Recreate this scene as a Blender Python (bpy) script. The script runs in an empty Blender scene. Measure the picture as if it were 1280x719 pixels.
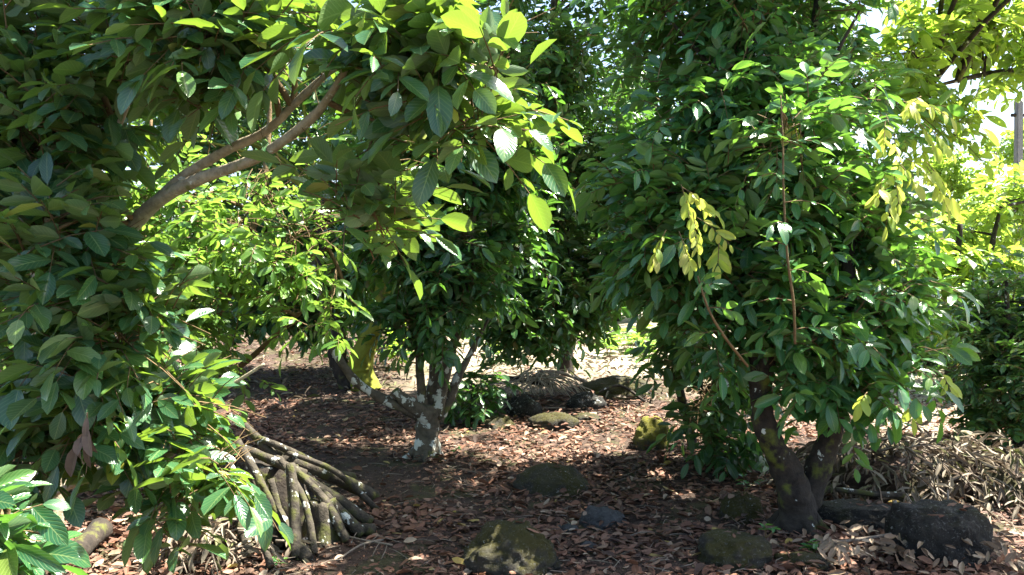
import bpy, bmesh, math, random
import numpy as np
from mathutils import Vector, Matrix, noise

R = math.radians
rng = np.random.default_rng(11)
random.seed(5)
scene = bpy.context.scene
C = scene.collection

# ------------------------------------------------------------------ camera, sky, sun, exposure
CAMZ, F, HZ = 1.5, 985.0, 350.0          # eye height, focal length and horizon row in photo pixels
SUN_ELEV, SUN_AZ = 60.0, 68.0            # azimuth measured from the view direction (+Y) towards +X
cam_d = bpy.data.cameras.new('camera'); cam = bpy.data.objects.new('camera', cam_d); C.objects.link(cam)
cam.location = (0, 0, CAMZ)
cam.rotation_euler = (R(90) - math.atan((359.5 - HZ) / F), 0, 0)
cam_d.sensor_width = 36; cam_d.lens = 36 * F / 1280
cam_d.clip_start = 0.05; cam_d.clip_end = 600
scene.camera = cam

world = bpy.data.worlds.new('World'); scene.world = world; world.use_nodes = True
wn = world.node_tree; wn.nodes.clear()
sky = wn.nodes.new('ShaderNodeTexSky'); sky.sky_type = 'NISHITA'; sky.sun_disc = False
sky.sun_elevation = R(SUN_ELEV); sky.sun_rotation = R(SUN_AZ)
sky.air_density = 1.0; sky.dust_density = 2.0; sky.ozone_density = 1.0
bg = wn.nodes.new('ShaderNodeBackground'); bg.inputs['Strength'].default_value = 0.065
wo = wn.nodes.new('ShaderNodeOutputWorld')
wn.links.new(sky.outputs[0], bg.inputs[0]); wn.links.new(bg.outputs[0], wo.inputs[0])

sun_d = bpy.data.lights.new('sun', 'SUN'); sun = bpy.data.objects.new('sun', sun_d); C.objects.link(sun)
sun_d.energy = 5.0; sun_d.angle = R(0.53); sun_d.color = (1.0, 0.94, 0.83)
sdir = Vector((math.sin(R(SUN_AZ)) * math.cos(R(SUN_ELEV)), math.cos(R(SUN_AZ)) * math.cos(R(SUN_ELEV)), math.sin(R(SUN_ELEV))))
sun.rotation_euler = sdir.to_track_quat('Z', 'Y').to_euler()

scene.view_settings.view_transform = 'Standard'; scene.view_settings.look = 'None'
scene.view_settings.gamma = 1.0; scene.view_settings.use_curve_mapping = False
scene.view_settings.exposure = 2.8
cy = scene.cycles
cy.max_bounces = 5; cy.diffuse_bounces = 2; cy.glossy_bounces = 2; cy.transmission_bounces = 3
cy.use_denoising = True
cy.sample_clamp_indirect = 6.0

# ------------------------------------------------------------------ helpers: places
def sstep(a, b, t):
    t = min(1.0, max(0.0, (t - a) / (b - a))); return t * t * (3 - 2 * t)

def gz(x, y):
    """ground height in metres: almost level, a low rise beyond eight metres"""
    z = 0.34 * sstep(8.0, 14.0, y) + 0.02 * max(0.0, y - 14.0)
    if y < 40:
        z += 0.035 * noise.noise(Vector((x * .6, y * .6, 3.1))) + 0.014 * noise.noise(Vector((x * 2.1, y * 2.1, 7.7)))
    z += 0.12 * math.exp(-((x - 0.9) ** 2 / 2.2 + (y - 9.6) ** 2 / 2.0))      # low hump with the boulders
    return z

def at(px, py, y):
    return Vector(((px - 640) / F * y, y, CAMZ - (py - HZ) / F * y))

def on_ground(px, py):
    dz = (py - HZ) / F
    y = 2.0
    while y < 60 and CAMZ - dz * y > gz((px - 640) / F * y, y): y += 0.02
    x = (px - 640) / F * y
    return Vector((x, y, gz(x, y)))

# ------------------------------------------------------------------ helpers: objects
def tag(o, label=None, cat=None, group=None, kind=None):
    if label: o['label'] = label
    if cat: o['category'] = cat
    if group: o['group'] = group
    if kind: o['kind'] = kind
    return o

def empty(name, loc, label, cat, group=None):
    o = bpy.data.objects.new(name, None); C.objects.link(o); o.location = loc
    o.empty_display_size = .1
    return tag(o, label, cat, group)

def mesh_np(name, V, tris=None, quads=None, attr=None, smooth=True):
    me = bpy.data.meshes.new(name)
    nt = 0 if tris is None else len(tris); nq = 0 if quads is None else len(quads)
    me.vertices.add(len(V)); me.vertices.foreach_set('co', np.asarray(V, np.float32).ravel())
    loops = []
    if nt: loops.append(np.asarray(tris, np.int32).ravel())
    if nq: loops.append(np.asarray(quads, np.int32).ravel())
    loops = np.concatenate(loops)
    me.loops.add(len(loops)); me.loops.foreach_set('vertex_index', loops)
    me.polygons.add(nt + nq)
    st = np.concatenate([np.arange(nt) * 3, nt * 3 + np.arange(nq) * 4]).astype(np.int32)
    me.polygons.foreach_set('loop_start', st)
    if smooth: me.polygons.foreach_set('use_smooth', np.ones(nt + nq, bool))
    if attr is not None:
        a = me.attributes.new('lc', 'FLOAT_VECTOR', 'POINT')
        a.data.foreach_set('vector', np.asarray(attr, np.float32).ravel())
    me.update(calc_edges=True); me.validate()
    return me

def link(name, me, mat, parent=None, loc=None, **kw):
    o = bpy.data.objects.new(name, me); C.objects.link(o)
    if mat is not None and not me.materials: me.materials.append(mat)
    if parent: o.parent = parent
    if loc is not None: o.location = loc
    return tag(o, **kw)

class MB:
    """collects tubes into one mesh"""
    def __init__(s): s.V = []; s.Q = []; s.T = []; s.n = 0
    def tube(s, pts, rad, n=8, step=None, bump=0.0, bs=9.0, cap=True):
        pts = [Vector(p) for p in pts]
        m = len(pts)
        if step is None: step = 5
        P = []; Rr = []
        for i in range(m - 1):
            p0 = pts[max(i - 1, 0)]; p1 = pts[i]; p2 = pts[i + 1]; p3 = pts[min(i + 2, m - 1)]
            for k in range(step):
                t = k / step; t2 = t * t; t3 = t2 * t
                P.append(.5 * ((2 * p1) + (p2 - p0) * t + (2 * p0 - 5 * p1 + 4 * p2 - p3) * t2 + (3 * p1 - p0 - 3 * p2 + p3) * t3))
                Rr.append(rad[i] + (rad[i + 1] - rad[i]) * t)
        P.append(pts[-1]); Rr.append(rad[-1])
        T = (P[1] - P[0]).normalized()
        ref = Vector((1, 0, 0)) if abs(T.x) < .8 else Vector((0, 1, 0))
        N = T.cross(ref).normalized()
        base = s.n
        for i, p in enumerate(P):
            T2 = (P[min(i + 1, len(P) - 1)] - P[max(i - 1, 0)])
            T2 = T2.normalized() if T2.length > 1e-9 else T
            N = (N - T2 * N.dot(T2)).normalized(); B = T2.cross(N); T = T2
            for k in range(n):
                a = 2 * math.pi * k / n
                d = N * math.cos(a) + B * math.sin(a)
                r = Rr[i]
                if bump:
                    q = p + d * r
                    r *= 1 + bump * noise.noise(q * bs) + bump * .6 * noise.noise(q * bs * 2.7)
                s.V.append(tuple(p + d * r))
        L = len(P)
        for i in range(L - 1):
            for k in range(n):
                a = base + i * n + k; b = base + i * n + (k + 1) % n
                s.Q.append((a, b, b + n, a + n))
        s.n += L * n
        if cap:
            for row, fl in ((0, True), (L - 1, False)):
                c = P[row]; s.V.append(tuple(c)); ci = s.n; s.n += 1
                for k in range(n):
                    a = base + row * n + k; b = base + row * n + (k + 1) % n
                    s.T.append((ci, b, a) if fl else (ci, a, b))
    def mesh(s, name, org=None):
        V = np.array(s.V)
        if org is not None: V = V - np.array(org)
        return mesh_np(name, V, s.T or None, s.Q or None)

# ------------------------------------------------------------------ materials
def new_mat(name):
    m = bpy.data.materials.new(name); m.use_nodes = True
    nt = m.node_tree; nt.nodes.clear()
    return m, nt
class NT:
    def __init__(s, nt): s.nt = nt
    def n(s, typ, **kw):
        o = s.nt.nodes.new(typ)
        for k, v in kw.items():
            if k in o.inputs: o.inputs[k].default_value = v
            else: setattr(o, k, v)
        return o
    def l(s, a, b): s.nt.links.new(a, b)
    def math(s, op, a, b=None, clamp=False):
        o = s.nt.nodes.new('ShaderNodeMath'); o.operation = op; o.use_clamp = clamp
        for i, v in enumerate((a, b)):
            if v is None: continue
            if isinstance(v, (int, float)): o.inputs[i].default_value = v
            else: s.l(v, o.inputs[i])
        return o.outputs[0]
    def mix(s, fac, a, b):
        o = s.nt.nodes.new('ShaderNodeMix'); o.data_type = 'RGBA'
        for i, v in ((0, fac), (6, a), (7, b)):
            if isinstance(v, (int, float)): o.inputs[i].default_value = v
            elif isinstance(v, tuple): o.inputs[i].default_value = (*v, 1)
            else: s.l(v, o.inputs[i])
        return o.outputs[2]
    def ramp(s, fac, stops, interp='LINEAR'):
        o = s.nt.nodes.new('ShaderNodeValToRGB'); e = o.color_ramp.elements; o.color_ramp.interpolation = interp
        while len(e) < len(stops): e.new(.5)
        for el, (p, c) in zip(e, stops):
            el.position = p; el.color = (*c, 1) if len(c) == 3 else c
        s.l(fac, o.inputs[0]); return o.outputs[0]
    def noise(s, vec, scale, detail=4, rough=.55):
        o = s.n('ShaderNodeTexNoise'); o.inputs['Scale'].default_value = scale
        o.inputs['Detail'].default_value = detail; o.inputs['Roughness'].default_value = rough
        s.l(vec, o.inputs['Vector']); return o.outputs['Fac']

def leaf_mat(name, stops, trans, tmix=.42, rough=.34, spec=.5, veins=1.0, under=None):
    """stops: colour ramp over the per-leaf random number; trans: colour of light shining through"""
    m, nt = new_mat(name); g = NT(nt)
    at_ = g.n('ShaderNodeAttribute', attribute_name='lc')
    sp = g.n('ShaderNodeSeparateXYZ'); g.l(at_.outputs['Vector'], sp.inputs[0])
    oi = g.n('ShaderNodeObjectInfo')
    rnd = g.math('FRACT', g.math('ADD', sp.outputs[2], oi.outputs['Random']))
    col = g.ramp(rnd, stops)
    au = g.math('ABSOLUTE', sp.outputs[0])
    # side veins run forward from the midrib
    ph = g.math('MULTIPLY', g.math('SUBTRACT', sp.outputs[1], g.math('MULTIPLY', au, .30)), 2 * math.pi * 9)
    vein = g.math('POWER', g.math('MULTIPLY', g.math('ADD', g.math('SINE', ph), 1.0), .5), 6.0)
    rib = g.math('LESS_THAN', au, .05)
    vv = g.math('MAXIMUM', g.math('MULTIPLY', vein, .5), rib)
    light = g.mix(.6, col, (.36, .44, .14))
    col2 = g.mix(g.math('MULTIPLY', vv, .6 * veins), col, light)
    geo = g.n('ShaderNodeNewGeometry')
    nz = g.noise(geo.outputs['Position'], 45, 2)
    col2 = g.mix(g.math('MULTIPLY', g.math('SUBTRACT', nz, .45, True), .7), col2, g.mix(.6, col2, (.02, .03, .01)))
    sp1 = g.noise(geo.outputs['Position'], 26, 4, .7)
    spot = g.math('MULTIPLY', g.math('MULTIPLY', g.math('SUBTRACT', g.math('ADD', sp1, g.math('MULTIPLY', au, .10)), .70, True), 14.0, True), g.math('GREATER_THAN', rnd, .45))
    col2 = g.mix(g.math('MULTIPLY', spot, .8), col2, (.13, .09, .03))
    und = g.mix(.30, col2, under or (.16, .21, .08))
    colf = g.mix(geo.outputs['Backfacing'], col2, und)
    rg = g.math('ADD', g.math('MULTIPLY', geo.outputs['Backfacing'], .25), rough)
    bmp = g.n('ShaderNodeBump'); bmp.inputs['Strength'].default_value = .35 * veins; bmp.inputs['Distance'].default_value = .003
    g.l(g.math('SUBTRACT', 1.0, vv), bmp.inputs['Height'])
    p = g.n('ShaderNodeBsdfPrincipled'); p.inputs['Specular IOR Level'].default_value = spec
    g.l(colf, p.inputs['Base Color']); g.l(rg, p.inputs['Roughness']); g.l(bmp.outputs[0], p.inputs['Normal'])
    tr = g.n('ShaderNodeBsdfTranslucent')
    g.l(g.mix(g.math('MULTIPLY', rnd, .5), trans, g.mix(.5, col2, trans)), tr.inputs['Color'])
    mx = g.n('ShaderNodeMixShader'); mx.inputs[0].default_value = tmix
    g.l(p.outputs[0], mx.inputs[1]); g.l(tr.outputs[0], mx.inputs[2])
    out = g.n('ShaderNodeOutputMaterial'); g.l(mx.outputs[0], out.inputs[0])
    return m

def dry_mat(name, stops, tmix=.12, rough=.75):
    m, nt = new_mat(name); g = NT(nt)
    at_ = g.n('ShaderNodeAttribute', attribute_name='lc')
    sp = g.n('ShaderNodeSeparateXYZ'); g.l(at_.outputs['Vector'], sp.inputs[0])
    oi = g.n('ShaderNodeObjectInfo')
    rnd = g.math('FRACT', g.math('ADD', sp.outputs[2], oi.outputs['Random']))
    col = g.ramp(rnd, stops)
    geo = g.n('ShaderNodeNewGeometry')
    nz = g.noise(geo.outputs['Position'], 60, 3)
    col = g.mix(g.math('MULTIPLY', nz, .75), col, g.mix(.75, col, (.03, .02, .015)))
    rib = g.math('LESS_THAN', g.math('ABSOLUTE', sp.outputs[0]), .04)
    col = g.mix(g.math('MULTIPLY', rib, .4), col, (.30, .22, .15))
    p = g.n('ShaderNodeBsdfPrincipled'); p.inputs['Roughness'].default_value = rough; p.inputs['Specular IOR Level'].default_value = .35
    g.l(col, p.inputs['Base Color'])
    tr = g.n('ShaderNodeBsdfTranslucent'); g.l(col, tr.inputs['Color'])
    mx = g.n('ShaderNodeMixShader'); mx.inputs[0].default_value = tmix
    g.l(p.outputs[0], mx.inputs[1]); g.l(tr.outputs[0], mx.inputs[2])
    out = g.n('ShaderNodeOutputMaterial'); g.l(mx.outputs[0], out.inputs[0])
    return m

def bark_mat(name, a, b, moss=.3, lichen=.3, scale=1.0, mosscol=(.10, .12, .015)):
    m, nt = new_mat(name); g = NT(nt)
    tc = g.n('ShaderNodeTexCoord'); v = tc.outputs['Object']
    n1 = g.noise(v, 14 * scale, 6, .65); n2 = g.noise(v, 60 * scale, 4, .6)
    col = g.mix(g.ramp(n1, [(.3, (0, 0, 0)), (.7, (1, 1, 1))]), a, b)
    col = g.mix(g.math('MULTIPLY', n2, .6), col, g.mix(.6, col, (.015, .012, .01)))
    n3 = g.noise(v, 7 * scale, 5, .6)
    mf = g.ramp(n3, [(.66 - .36 * moss, (0, 0, 0)), (.78 - .36 * moss, (1, 1, 1))])
    col = g.mix(g.math('MULTIPLY', mf, .8), col, mosscol)
    mp = g.n('ShaderNodeMapping'); mp.inputs['Location'].default_value = (5.1, 2.2, 8.3); g.l(v, mp.inputs[0])
    n4 = g.noise(mp.outputs[0], 11 * scale, 5, .6)
    lf = g.ramp(n4, [(.74 - .30 * lichen, (0, 0, 0)), (.77 - .30 * lichen, (1, 1, 1))])
    col = g.mix(g.math('MULTIPLY', lf, .85), col, g.mix(n2, (.42, .46, .40), (.70, .72, .66)))
    p = g.n('ShaderNodeBsdfPrincipled'); p.inputs['Roughness'].default_value = .9; p.inputs['Specular IOR Level'].default_value = .25
    g.l(col, p.inputs['Base Color'])
    bmp = g.n('ShaderNodeBump'); bmp.inputs['Strength'].default_value = .8; bmp.inputs['Distance'].default_value = .012
    g.l(g.math('ADD', n1, g.math('MULTIPLY', n2, .6)), bmp.inputs['Height']); g.l(bmp.outputs[0], p.inputs['Normal'])
    out = g.n('ShaderNodeOutputMaterial'); g.l(p.outputs[0], out.inputs[0])
    return m

def rock_mat(name, a, b, moss=.4, lichen=.25, mosscol=(.09, .10, .012)):
    m, nt = new_mat(name); g = NT(nt)
    tc = g.n('ShaderNodeTexCoord'); v0 = tc.outputs['Object']
    oi = g.n('ShaderNodeObjectInfo')
    ad = g.n('ShaderNodeVectorMath', operation='ADD'); g.l(v0, ad.inputs[0])
    cb = g.n('ShaderNodeCombineXYZ'); g.l(g.math('MULTIPLY', oi.outputs['Random'], 40.0), cb.inputs[0]); g.l(cb.outputs[0], ad.inputs[1])
    v = ad.outputs[0]
    n1 = g.noise(v, 7, 10, .75); n2 = g.noise(v, 70, 8, .8); n3 = g.noise(v, 4.0, 8, .7); n4 = g.noise(v, 22, 6, .7); n5 = g.noise(v, 2.0, 3, .5)
    col = g.mix(g.ramp(n1, [(.3, (0, 0, 0)), (.7, (1, 1, 1))]), a, b)
    col = g.mix(g.math('MULTIPLY', n2, .7), col, g.mix(.7, col, (.012, .012, .012)))
    geo = g.n('ShaderNodeNewGeometry'); sp = g.n('ShaderNodeSeparateXYZ'); g.l(geo.outputs['Normal'], sp.inputs[0])
    mm = g.math('ADD', n3, g.math('MULTIPLY', sp.outputs[2], .16))
    mf = g.ramp(mm, [(.82 - .42 * moss, (0, 0, 0)), (.98 - .42 * moss, (1, 1, 1))])
    mc = g.mix(n2, mosscol, tuple(c * .45 for c in mosscol))
    col = g.mix(g.math('MULTIPLY', mf, .9), col, mc)
    lf = g.ramp(g.math('MULTIPLY', n4, g.math('ADD', n5, .5)), [(.80 - .28 * lichen, (0, 0, 0)), (.83 - .28 * lichen, (1, 1, 1))])
    col = g.mix(g.math('MULTIPLY', lf, .75), col, (.40, .42, .40))
    n6 = g.noise(v, 80, 2, .5)
    col = g.mix(g.ramp(n6, [(.60, (0, 0, 0)), (.68, (.5, .5, .5))]), col, (.17, .17, .15))
    p = g.n('ShaderNodeBsdfPrincipled'); p.inputs['Roughness'].default_value = .88; p.inputs['Specular IOR Level'].default_value = .3
    g.l(col, p.inputs['Base Color'])
    bmp = g.n('ShaderNodeBump'); bmp.inputs['Strength'].default_value = 1.0; bmp.inputs['Distance'].default_value = .06
    g.l(g.math('ADD', n1, g.math('MULTIPLY', n2, .5)), bmp.inputs['Height']); g.l(bmp.outputs[0], p.inputs['Normal'])
    out = g.n('ShaderNodeOutputMaterial'); g.l(p.outputs[0], out.inputs[0])
    return m

def ground_mat():
    m, nt = new_mat('soil'); g = NT(nt)
    geo = g.n('ShaderNodeNewGeometry'); v = geo.outputs['Position']
    n1 = g.noise(v, 1.3, 6, .65); n2 = g.noise(v, 28, 6, .7); n3 = g.noise(v, 95, 3, .7)
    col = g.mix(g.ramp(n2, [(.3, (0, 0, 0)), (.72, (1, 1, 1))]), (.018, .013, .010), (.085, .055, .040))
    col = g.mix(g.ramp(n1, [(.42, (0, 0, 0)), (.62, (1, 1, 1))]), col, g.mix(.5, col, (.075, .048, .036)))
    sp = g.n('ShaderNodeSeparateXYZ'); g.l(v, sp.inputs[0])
    # pale sandy clearing beyond the trees, its sunlit brightness partly painted into the soil
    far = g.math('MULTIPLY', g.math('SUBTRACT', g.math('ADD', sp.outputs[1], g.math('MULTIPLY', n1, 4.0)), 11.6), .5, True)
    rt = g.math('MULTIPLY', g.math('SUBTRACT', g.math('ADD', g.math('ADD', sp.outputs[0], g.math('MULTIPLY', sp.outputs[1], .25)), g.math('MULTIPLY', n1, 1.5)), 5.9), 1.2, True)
    far = g.math('MULTIPLY', far, g.math('ADD', g.math('MULTIPLY', g.math('ADD', sp.outputs[0], g.math('MULTIPLY', n1, 1.0)), .8), 1.2, True))  # paleness drops off at left, painting in the shade on that ground
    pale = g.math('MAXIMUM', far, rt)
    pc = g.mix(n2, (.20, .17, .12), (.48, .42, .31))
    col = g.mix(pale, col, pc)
    grn = g.ramp(g.noise(v, 2.4, 5, .6), [(.52, (0, 0, 0)), (.60, (1, 1, 1))])
    col = g.mix(g.math('MULTIPLY', grn, .35), col, (.06, .08, .02))
    col = g.mix(g.math('MULTIPLY', g.math('GREATER_THAN', n3, .62), .35), col, (.19, .15, .12))
    p = g.n('ShaderNodeBsdfPrincipled'); p.inputs['Roughness'].default_value = .95; p.inputs['Specular IOR Level'].default_value = .2
    g.l(col, p.inputs['Base Color'])
    bmp = g.n('ShaderNodeBump'); bmp.inputs['Strength'].default_value = 1.0; bmp.inputs['Distance'].default_value = .02
    g.l(g.math('ADD', n2, g.math('MULTIPLY', n3, .5)), bmp.inputs['Height']); g.l(bmp.outputs[0], p.inputs['Normal'])
    out = g.n('ShaderNodeOutputMaterial'); g.l(p.outputs[0], out.inputs[0])
    return m

GREEN_TR = (.17, .42, .04)
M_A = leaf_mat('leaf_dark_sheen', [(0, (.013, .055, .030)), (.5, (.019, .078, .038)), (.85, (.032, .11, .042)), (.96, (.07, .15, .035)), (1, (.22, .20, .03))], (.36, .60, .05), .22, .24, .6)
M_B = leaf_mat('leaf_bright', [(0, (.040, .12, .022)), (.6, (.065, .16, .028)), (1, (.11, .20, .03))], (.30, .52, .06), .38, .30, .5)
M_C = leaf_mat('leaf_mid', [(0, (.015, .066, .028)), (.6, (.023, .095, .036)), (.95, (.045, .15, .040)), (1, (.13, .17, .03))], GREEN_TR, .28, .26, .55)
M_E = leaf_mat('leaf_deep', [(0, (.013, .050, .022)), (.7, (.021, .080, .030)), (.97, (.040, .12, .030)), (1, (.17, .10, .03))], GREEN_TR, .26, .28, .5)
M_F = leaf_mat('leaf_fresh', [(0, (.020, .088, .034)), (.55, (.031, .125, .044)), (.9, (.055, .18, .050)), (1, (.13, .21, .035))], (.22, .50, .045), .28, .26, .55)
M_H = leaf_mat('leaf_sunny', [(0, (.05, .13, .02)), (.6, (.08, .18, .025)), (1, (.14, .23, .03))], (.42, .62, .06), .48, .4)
M_Y = leaf_mat('leaf_young', [(0, (.22, .36, .05)), (.4, (.38, .47, .07)), (.8, (.48, .52, .10)), (1, (.50, .46, .12))], (.60, .72, .10), .45, .40, .4, 1.0, (.42, .48, .16))
M_DEAD = dry_mat('leaf_withered', [(0, (.12, .075, .05)), (1, (.20, .13, .09))], .2)
M_LITTER = dry_mat('leaf_fallen', [(0, (.045, .026, .018)), (.2, (.110, .052, .033)), (.4, (.19, .085, .048)), (.6, (.26, .122, .070)), (.80, (.20, .115, .078)), (.92, (.31, .19, .12)), (.985, (.42, .33, .24)), (1, (.42, .30, .06))])
M_STRAW = dry_mat('dry_frond', [(0, (.08, .060, .040)), (.35, (.18, .135, .090)), (.7, (.28, .24, .17)), (.85, (.36, .31, .22)), (.93, (.16, .17, .06)), (1, (.12, .15, .04))], .15)
M_TAN = dry_mat('leaf_tan', [(0, (.12, .075, .045)), (.5, (.27, .19, .12)), (1, (.44, .35, .24))], .15)
K_BROWN = bark_mat('bark_brown', (.22, .185, .12), (.50, .44, .32), .18, .36, 1.6)
K_GREY = bark_mat('bark_grey_lichen', (.05, .043, .032), (.17, .145, .105), .28, .60, .9)
K_DARK = bark_mat('bark_dark', (.010, .008, .007), (.060, .048, .036), .30, .34)
K_MOSSY = bark_mat('bark_mossy', (.03, .025, .02), (.10, .08, .05), .95, .1, 1.0, (.20, .22, .02))
K_LOG = bark_mat('log_bark', (.022, .019, .014), (.10, .085, .062), .46, .42, 1.4, (.055, .062, .010))
K_TWIG = bark_mat('twig_bark', (.10, .065, .03), (.22, .15, .07), 0, .1)
K_FROND = bark_mat('dry_palm', (.34, .28, .20), (.55, .48, .36), 0, .1)
K_STICK = bark_mat('dry_stick', (.14, .11, .085), (.30, .25, .19), 0, .2)
S_MOSS = rock_mat('rock_mossy', (.022, .020, .015), (.105, .098, .080), .84, .34, (.075, .068, .008))
S_GREY = rock_mat('rock_grey', (.05, .05, .05), (.15, .15, .15), .20, .25)
S_DARK = rock_mat('rock_dark', (.008, .008, .007), (.055, .050, .040), .50, .60, (.035, .034, .006))
S_POST = rock_mat('concrete', (.26, .26, .27), (.40, .40, .41), .0, .1)
S_YEL = rock_mat('rock_yellow_moss', (.05, .045, .03), (.10, .09, .05), 1.0, .05, (.26, .25, .02))

# ------------------------------------------------------------------ ground
def axis(near, far, n0, n1):
    a = np.linspace(near[0], near[1], n0)
    t = np.linspace(0, 1, n1 + 1)[1:] ** 2.2
    return np.concatenate([(near[0] - t * (near[0] - far[0]))[::-1], a, near[1] + t * (far[1] - near[1])])
gx = axis((-6, 8), (-260, 260), 150, 18); gy = axis((1, 16), (-60, 420), 160, 18)
GV = np.array([(x, y, gz(x, y)) for y in gy for x in gx])
nx, ny = len(gx), len(gy)
ii, jj = np.meshgrid(np.arange(nx - 1), np.arange(ny - 1))
a = (jj * nx + ii).ravel()
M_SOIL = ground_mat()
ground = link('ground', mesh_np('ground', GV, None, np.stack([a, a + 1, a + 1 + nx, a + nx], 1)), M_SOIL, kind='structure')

# ------------------------------------------------------------------ leaf shapes (local: +Y along the leaf, length 1; lc = (across -1..1, along 0..1, random))
def leaf_shape(st, aspect=.42, fold=.10, curl=.18, side=0.0, wave=0.0, hi=False):
    """st: stations (t, half-width factor)"""
    V = []; A = []; Q = []; T = []
    cols = (-1, -.5, 0, .5, 1) if hi else (-1, 0, 1)
    V.append((0, 0, 0)); A.append((0, 0, 0))
    for (t, w) in st:
        for c in cols:
            x = c * w * aspect * .5
            z = fold * abs(x) * 2 * 1.2 - curl * t * t + side * x
            if abs(c) == 1: z += wave * math.sin(t * 19 + c)
            V.append((x, t, z)); A.append((c, t, 0))
    V.append((0, 1, -curl)); A.append((0, 1, 0))
    n = len(cols); e = len(V) - 1
    for k in range(n - 1): T.append((0, 2 + k, 1 + k))
    for s in range(len(st) - 1):
        for k in range(n - 1):
            p = 1 + s * n + k; Q.append((p, p + 1, p + 1 + n, p + n))
    b = 1 + (len(st) - 1) * n
    for k in range(n - 1): T.append((b + k, b + k + 1, e))
    return np.array(V, float), np.array(T), (np.array(Q) if Q else None), np.array(A, float)

ST_LO = [(.20, .62), (.54, 1.0), (.84, .64)]
ST_HI = [(.05, .24), (.17, .60), (.34, .90), (.54, 1.0), (.72, .90), (.86, .62), (.945, .26)]
ST_FAR = [(.45, 1.0)]
SH_LO = [leaf_shape(ST_LO, .40, f, c, s) for f, c, s in ((.16, .16, 0), (.26, .04, .15), (.10, .30, -.15))]
SH_HI = [leaf_shape(ST_HI, .40, f, c, s, .008, True) for f, c, s in ((.16, .16, 0), (.26, .04, .15), (.10, .30, -.15))]
SH_FAR = [leaf_shape(ST_FAR, .55, f, c) for f, c in ((.2, .1), (.1, .25))]
SH_DRY = [leaf_shape(ST_LO, .42, f, c, s, .03) for f, c, s in ((.30, -.10, 0), (.15, .14, .2), (.45, -.05, -.2), (.10, -.18, .2))]
SH_DRYHI = [leaf_shape(ST_HI, .42, f, c, s, .025, True) for f, c, s in ((.30, -.10, 0), (.15, .14, .2), (.45, -.05, -.2), (.10, -.18, .2))]
SH_NARROW = [leaf_shape(ST_LO, .20, f, c, s) for f, c, s in ((.5, .25, 0), (.3, .05, .2), (.6, .35, -.2))]

def nrm(v): return v / np.maximum(np.linalg.norm(v, axis=-1, keepdims=True), 1e-9)

class Leaves:
    """arrays of leaf frames"""
    def __init__(s, P, Y, Z, L, W=None):
        s.P = np.asarray(P, float); s.Y = nrm(np.asarray(Y, float))
        Z = np.asarray(Z, float); Z = Z - s.Y * (Z * s.Y).sum(1, keepdims=True)
        s.Z = nrm(Z); s.X = np.cross(s.Y, s.Z)
        s.L = np.asarray(L, float); n = len(s.P)
        s.W = np.ones(n) if W is None else np.asarray(W)
        s.S = rng.integers(0, 12, n); s.rnd = rng.random(n)
    def sub(s, idx):
        o = Leaves.__new__(Leaves)
        for k in 'P Y Z X L W S rnd'.split(): setattr(o, k, getattr(s, k)[idx])
        return o
    def score(s):
        """how large each leaf shows from the photograph's place"""
        d = s.P + s.Y * s.L[:, None] * .5 - np.array([0, 0, CAMZ])
        dist = np.linalg.norm(d, axis=1)
        sx = d[:, 0] / np.maximum(d[:, 1], .1) * F + 640; sy = HZ - d[:, 2] / np.maximum(d[:, 1], .1) * F
        face = np.abs((s.Z * d).sum(1) / dist)
        sc = s.L ** 2 * s.W * (face + .05) / dist ** 2
        sc[(sx < 3) | (sx > 1277) | (sy < 3) | (sy > 716) | (d[:, 1] < .3)] = 0
        return sc, sx, sy, dist
    def bake(s, name, shapes, org):
        Vs = []; Ts = []; Qs = []; As = []; off = 0; org = np.array(org)
        for k, (v, t, q, a) in enumerate(shapes):
            m = np.nonzero(s.S % len(shapes) == k)[0]
            if not len(m): continue
            n = len(m); nv = len(v)
            L = s.L[m][:, None, None]
            pts = (s.P[m] - org)[:, None, :] + L * (v[None, :, 0:1] * s.W[m][:, None, None] * s.X[m][:, None, :] + v[None, :, 1:2] * s.Y[m][:, None, :] + v[None, :, 2:3] * s.Z[m][:, None, :])
            aa = np.repeat(a[None], n, 0).copy(); aa[:, :, 2] = s.rnd[m][:, None]
            o = off + np.arange(n)[:, None, None] * nv
            Vs.append(pts.reshape(-1, 3)); As.append(aa.reshape(-1, 3))
            Ts.append((t[None] + o).reshape(-1, 3))
            if q is not None: Qs.append((q[None] + o).reshape(-1, 4))
            off += n * nv
        return mesh_np(name, np.concatenate(Vs), np.concatenate(Ts), np.concatenate(Qs) if Qs else None, np.concatenate(As))
    def objects(s, name, meshes, mat, parent, org):
        for i in range(len(s.P)):
            me = meshes[s.S[i] % len(meshes)]
            o = bpy.data.objects.new(name, me); C.objects.link(o); o.parent = parent
            L = s.L[i]; X = s.X[i] * L * s.W[i]; Y = s.Y[i] * L; Z = s.Z[i] * L; p = s.P[i] - org
            o.matrix_basis = Matrix(((X[0], Y[0], Z[0], p[0]), (X[1], Y[1], Z[1], p[1]), (X[2], Y[2], Z[2], p[2]), (0, 0, 0, 1)))

def join_leaves(ls):
    o = Leaves.__new__(Leaves)
    for k in 'P Y Z X L W S rnd'.split(): setattr(o, k, np.concatenate([getattr(l, k) for l in ls]))
    return o

def leaf_meshes(name, shapes, mat):
    out = []
    for v, t, q, a in shapes:
        me = mesh_np(name, v, t, q, a); me.materials.append(mat); out.append(me)
    return out

UP = np.array([0, 0, 1.0])

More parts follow.
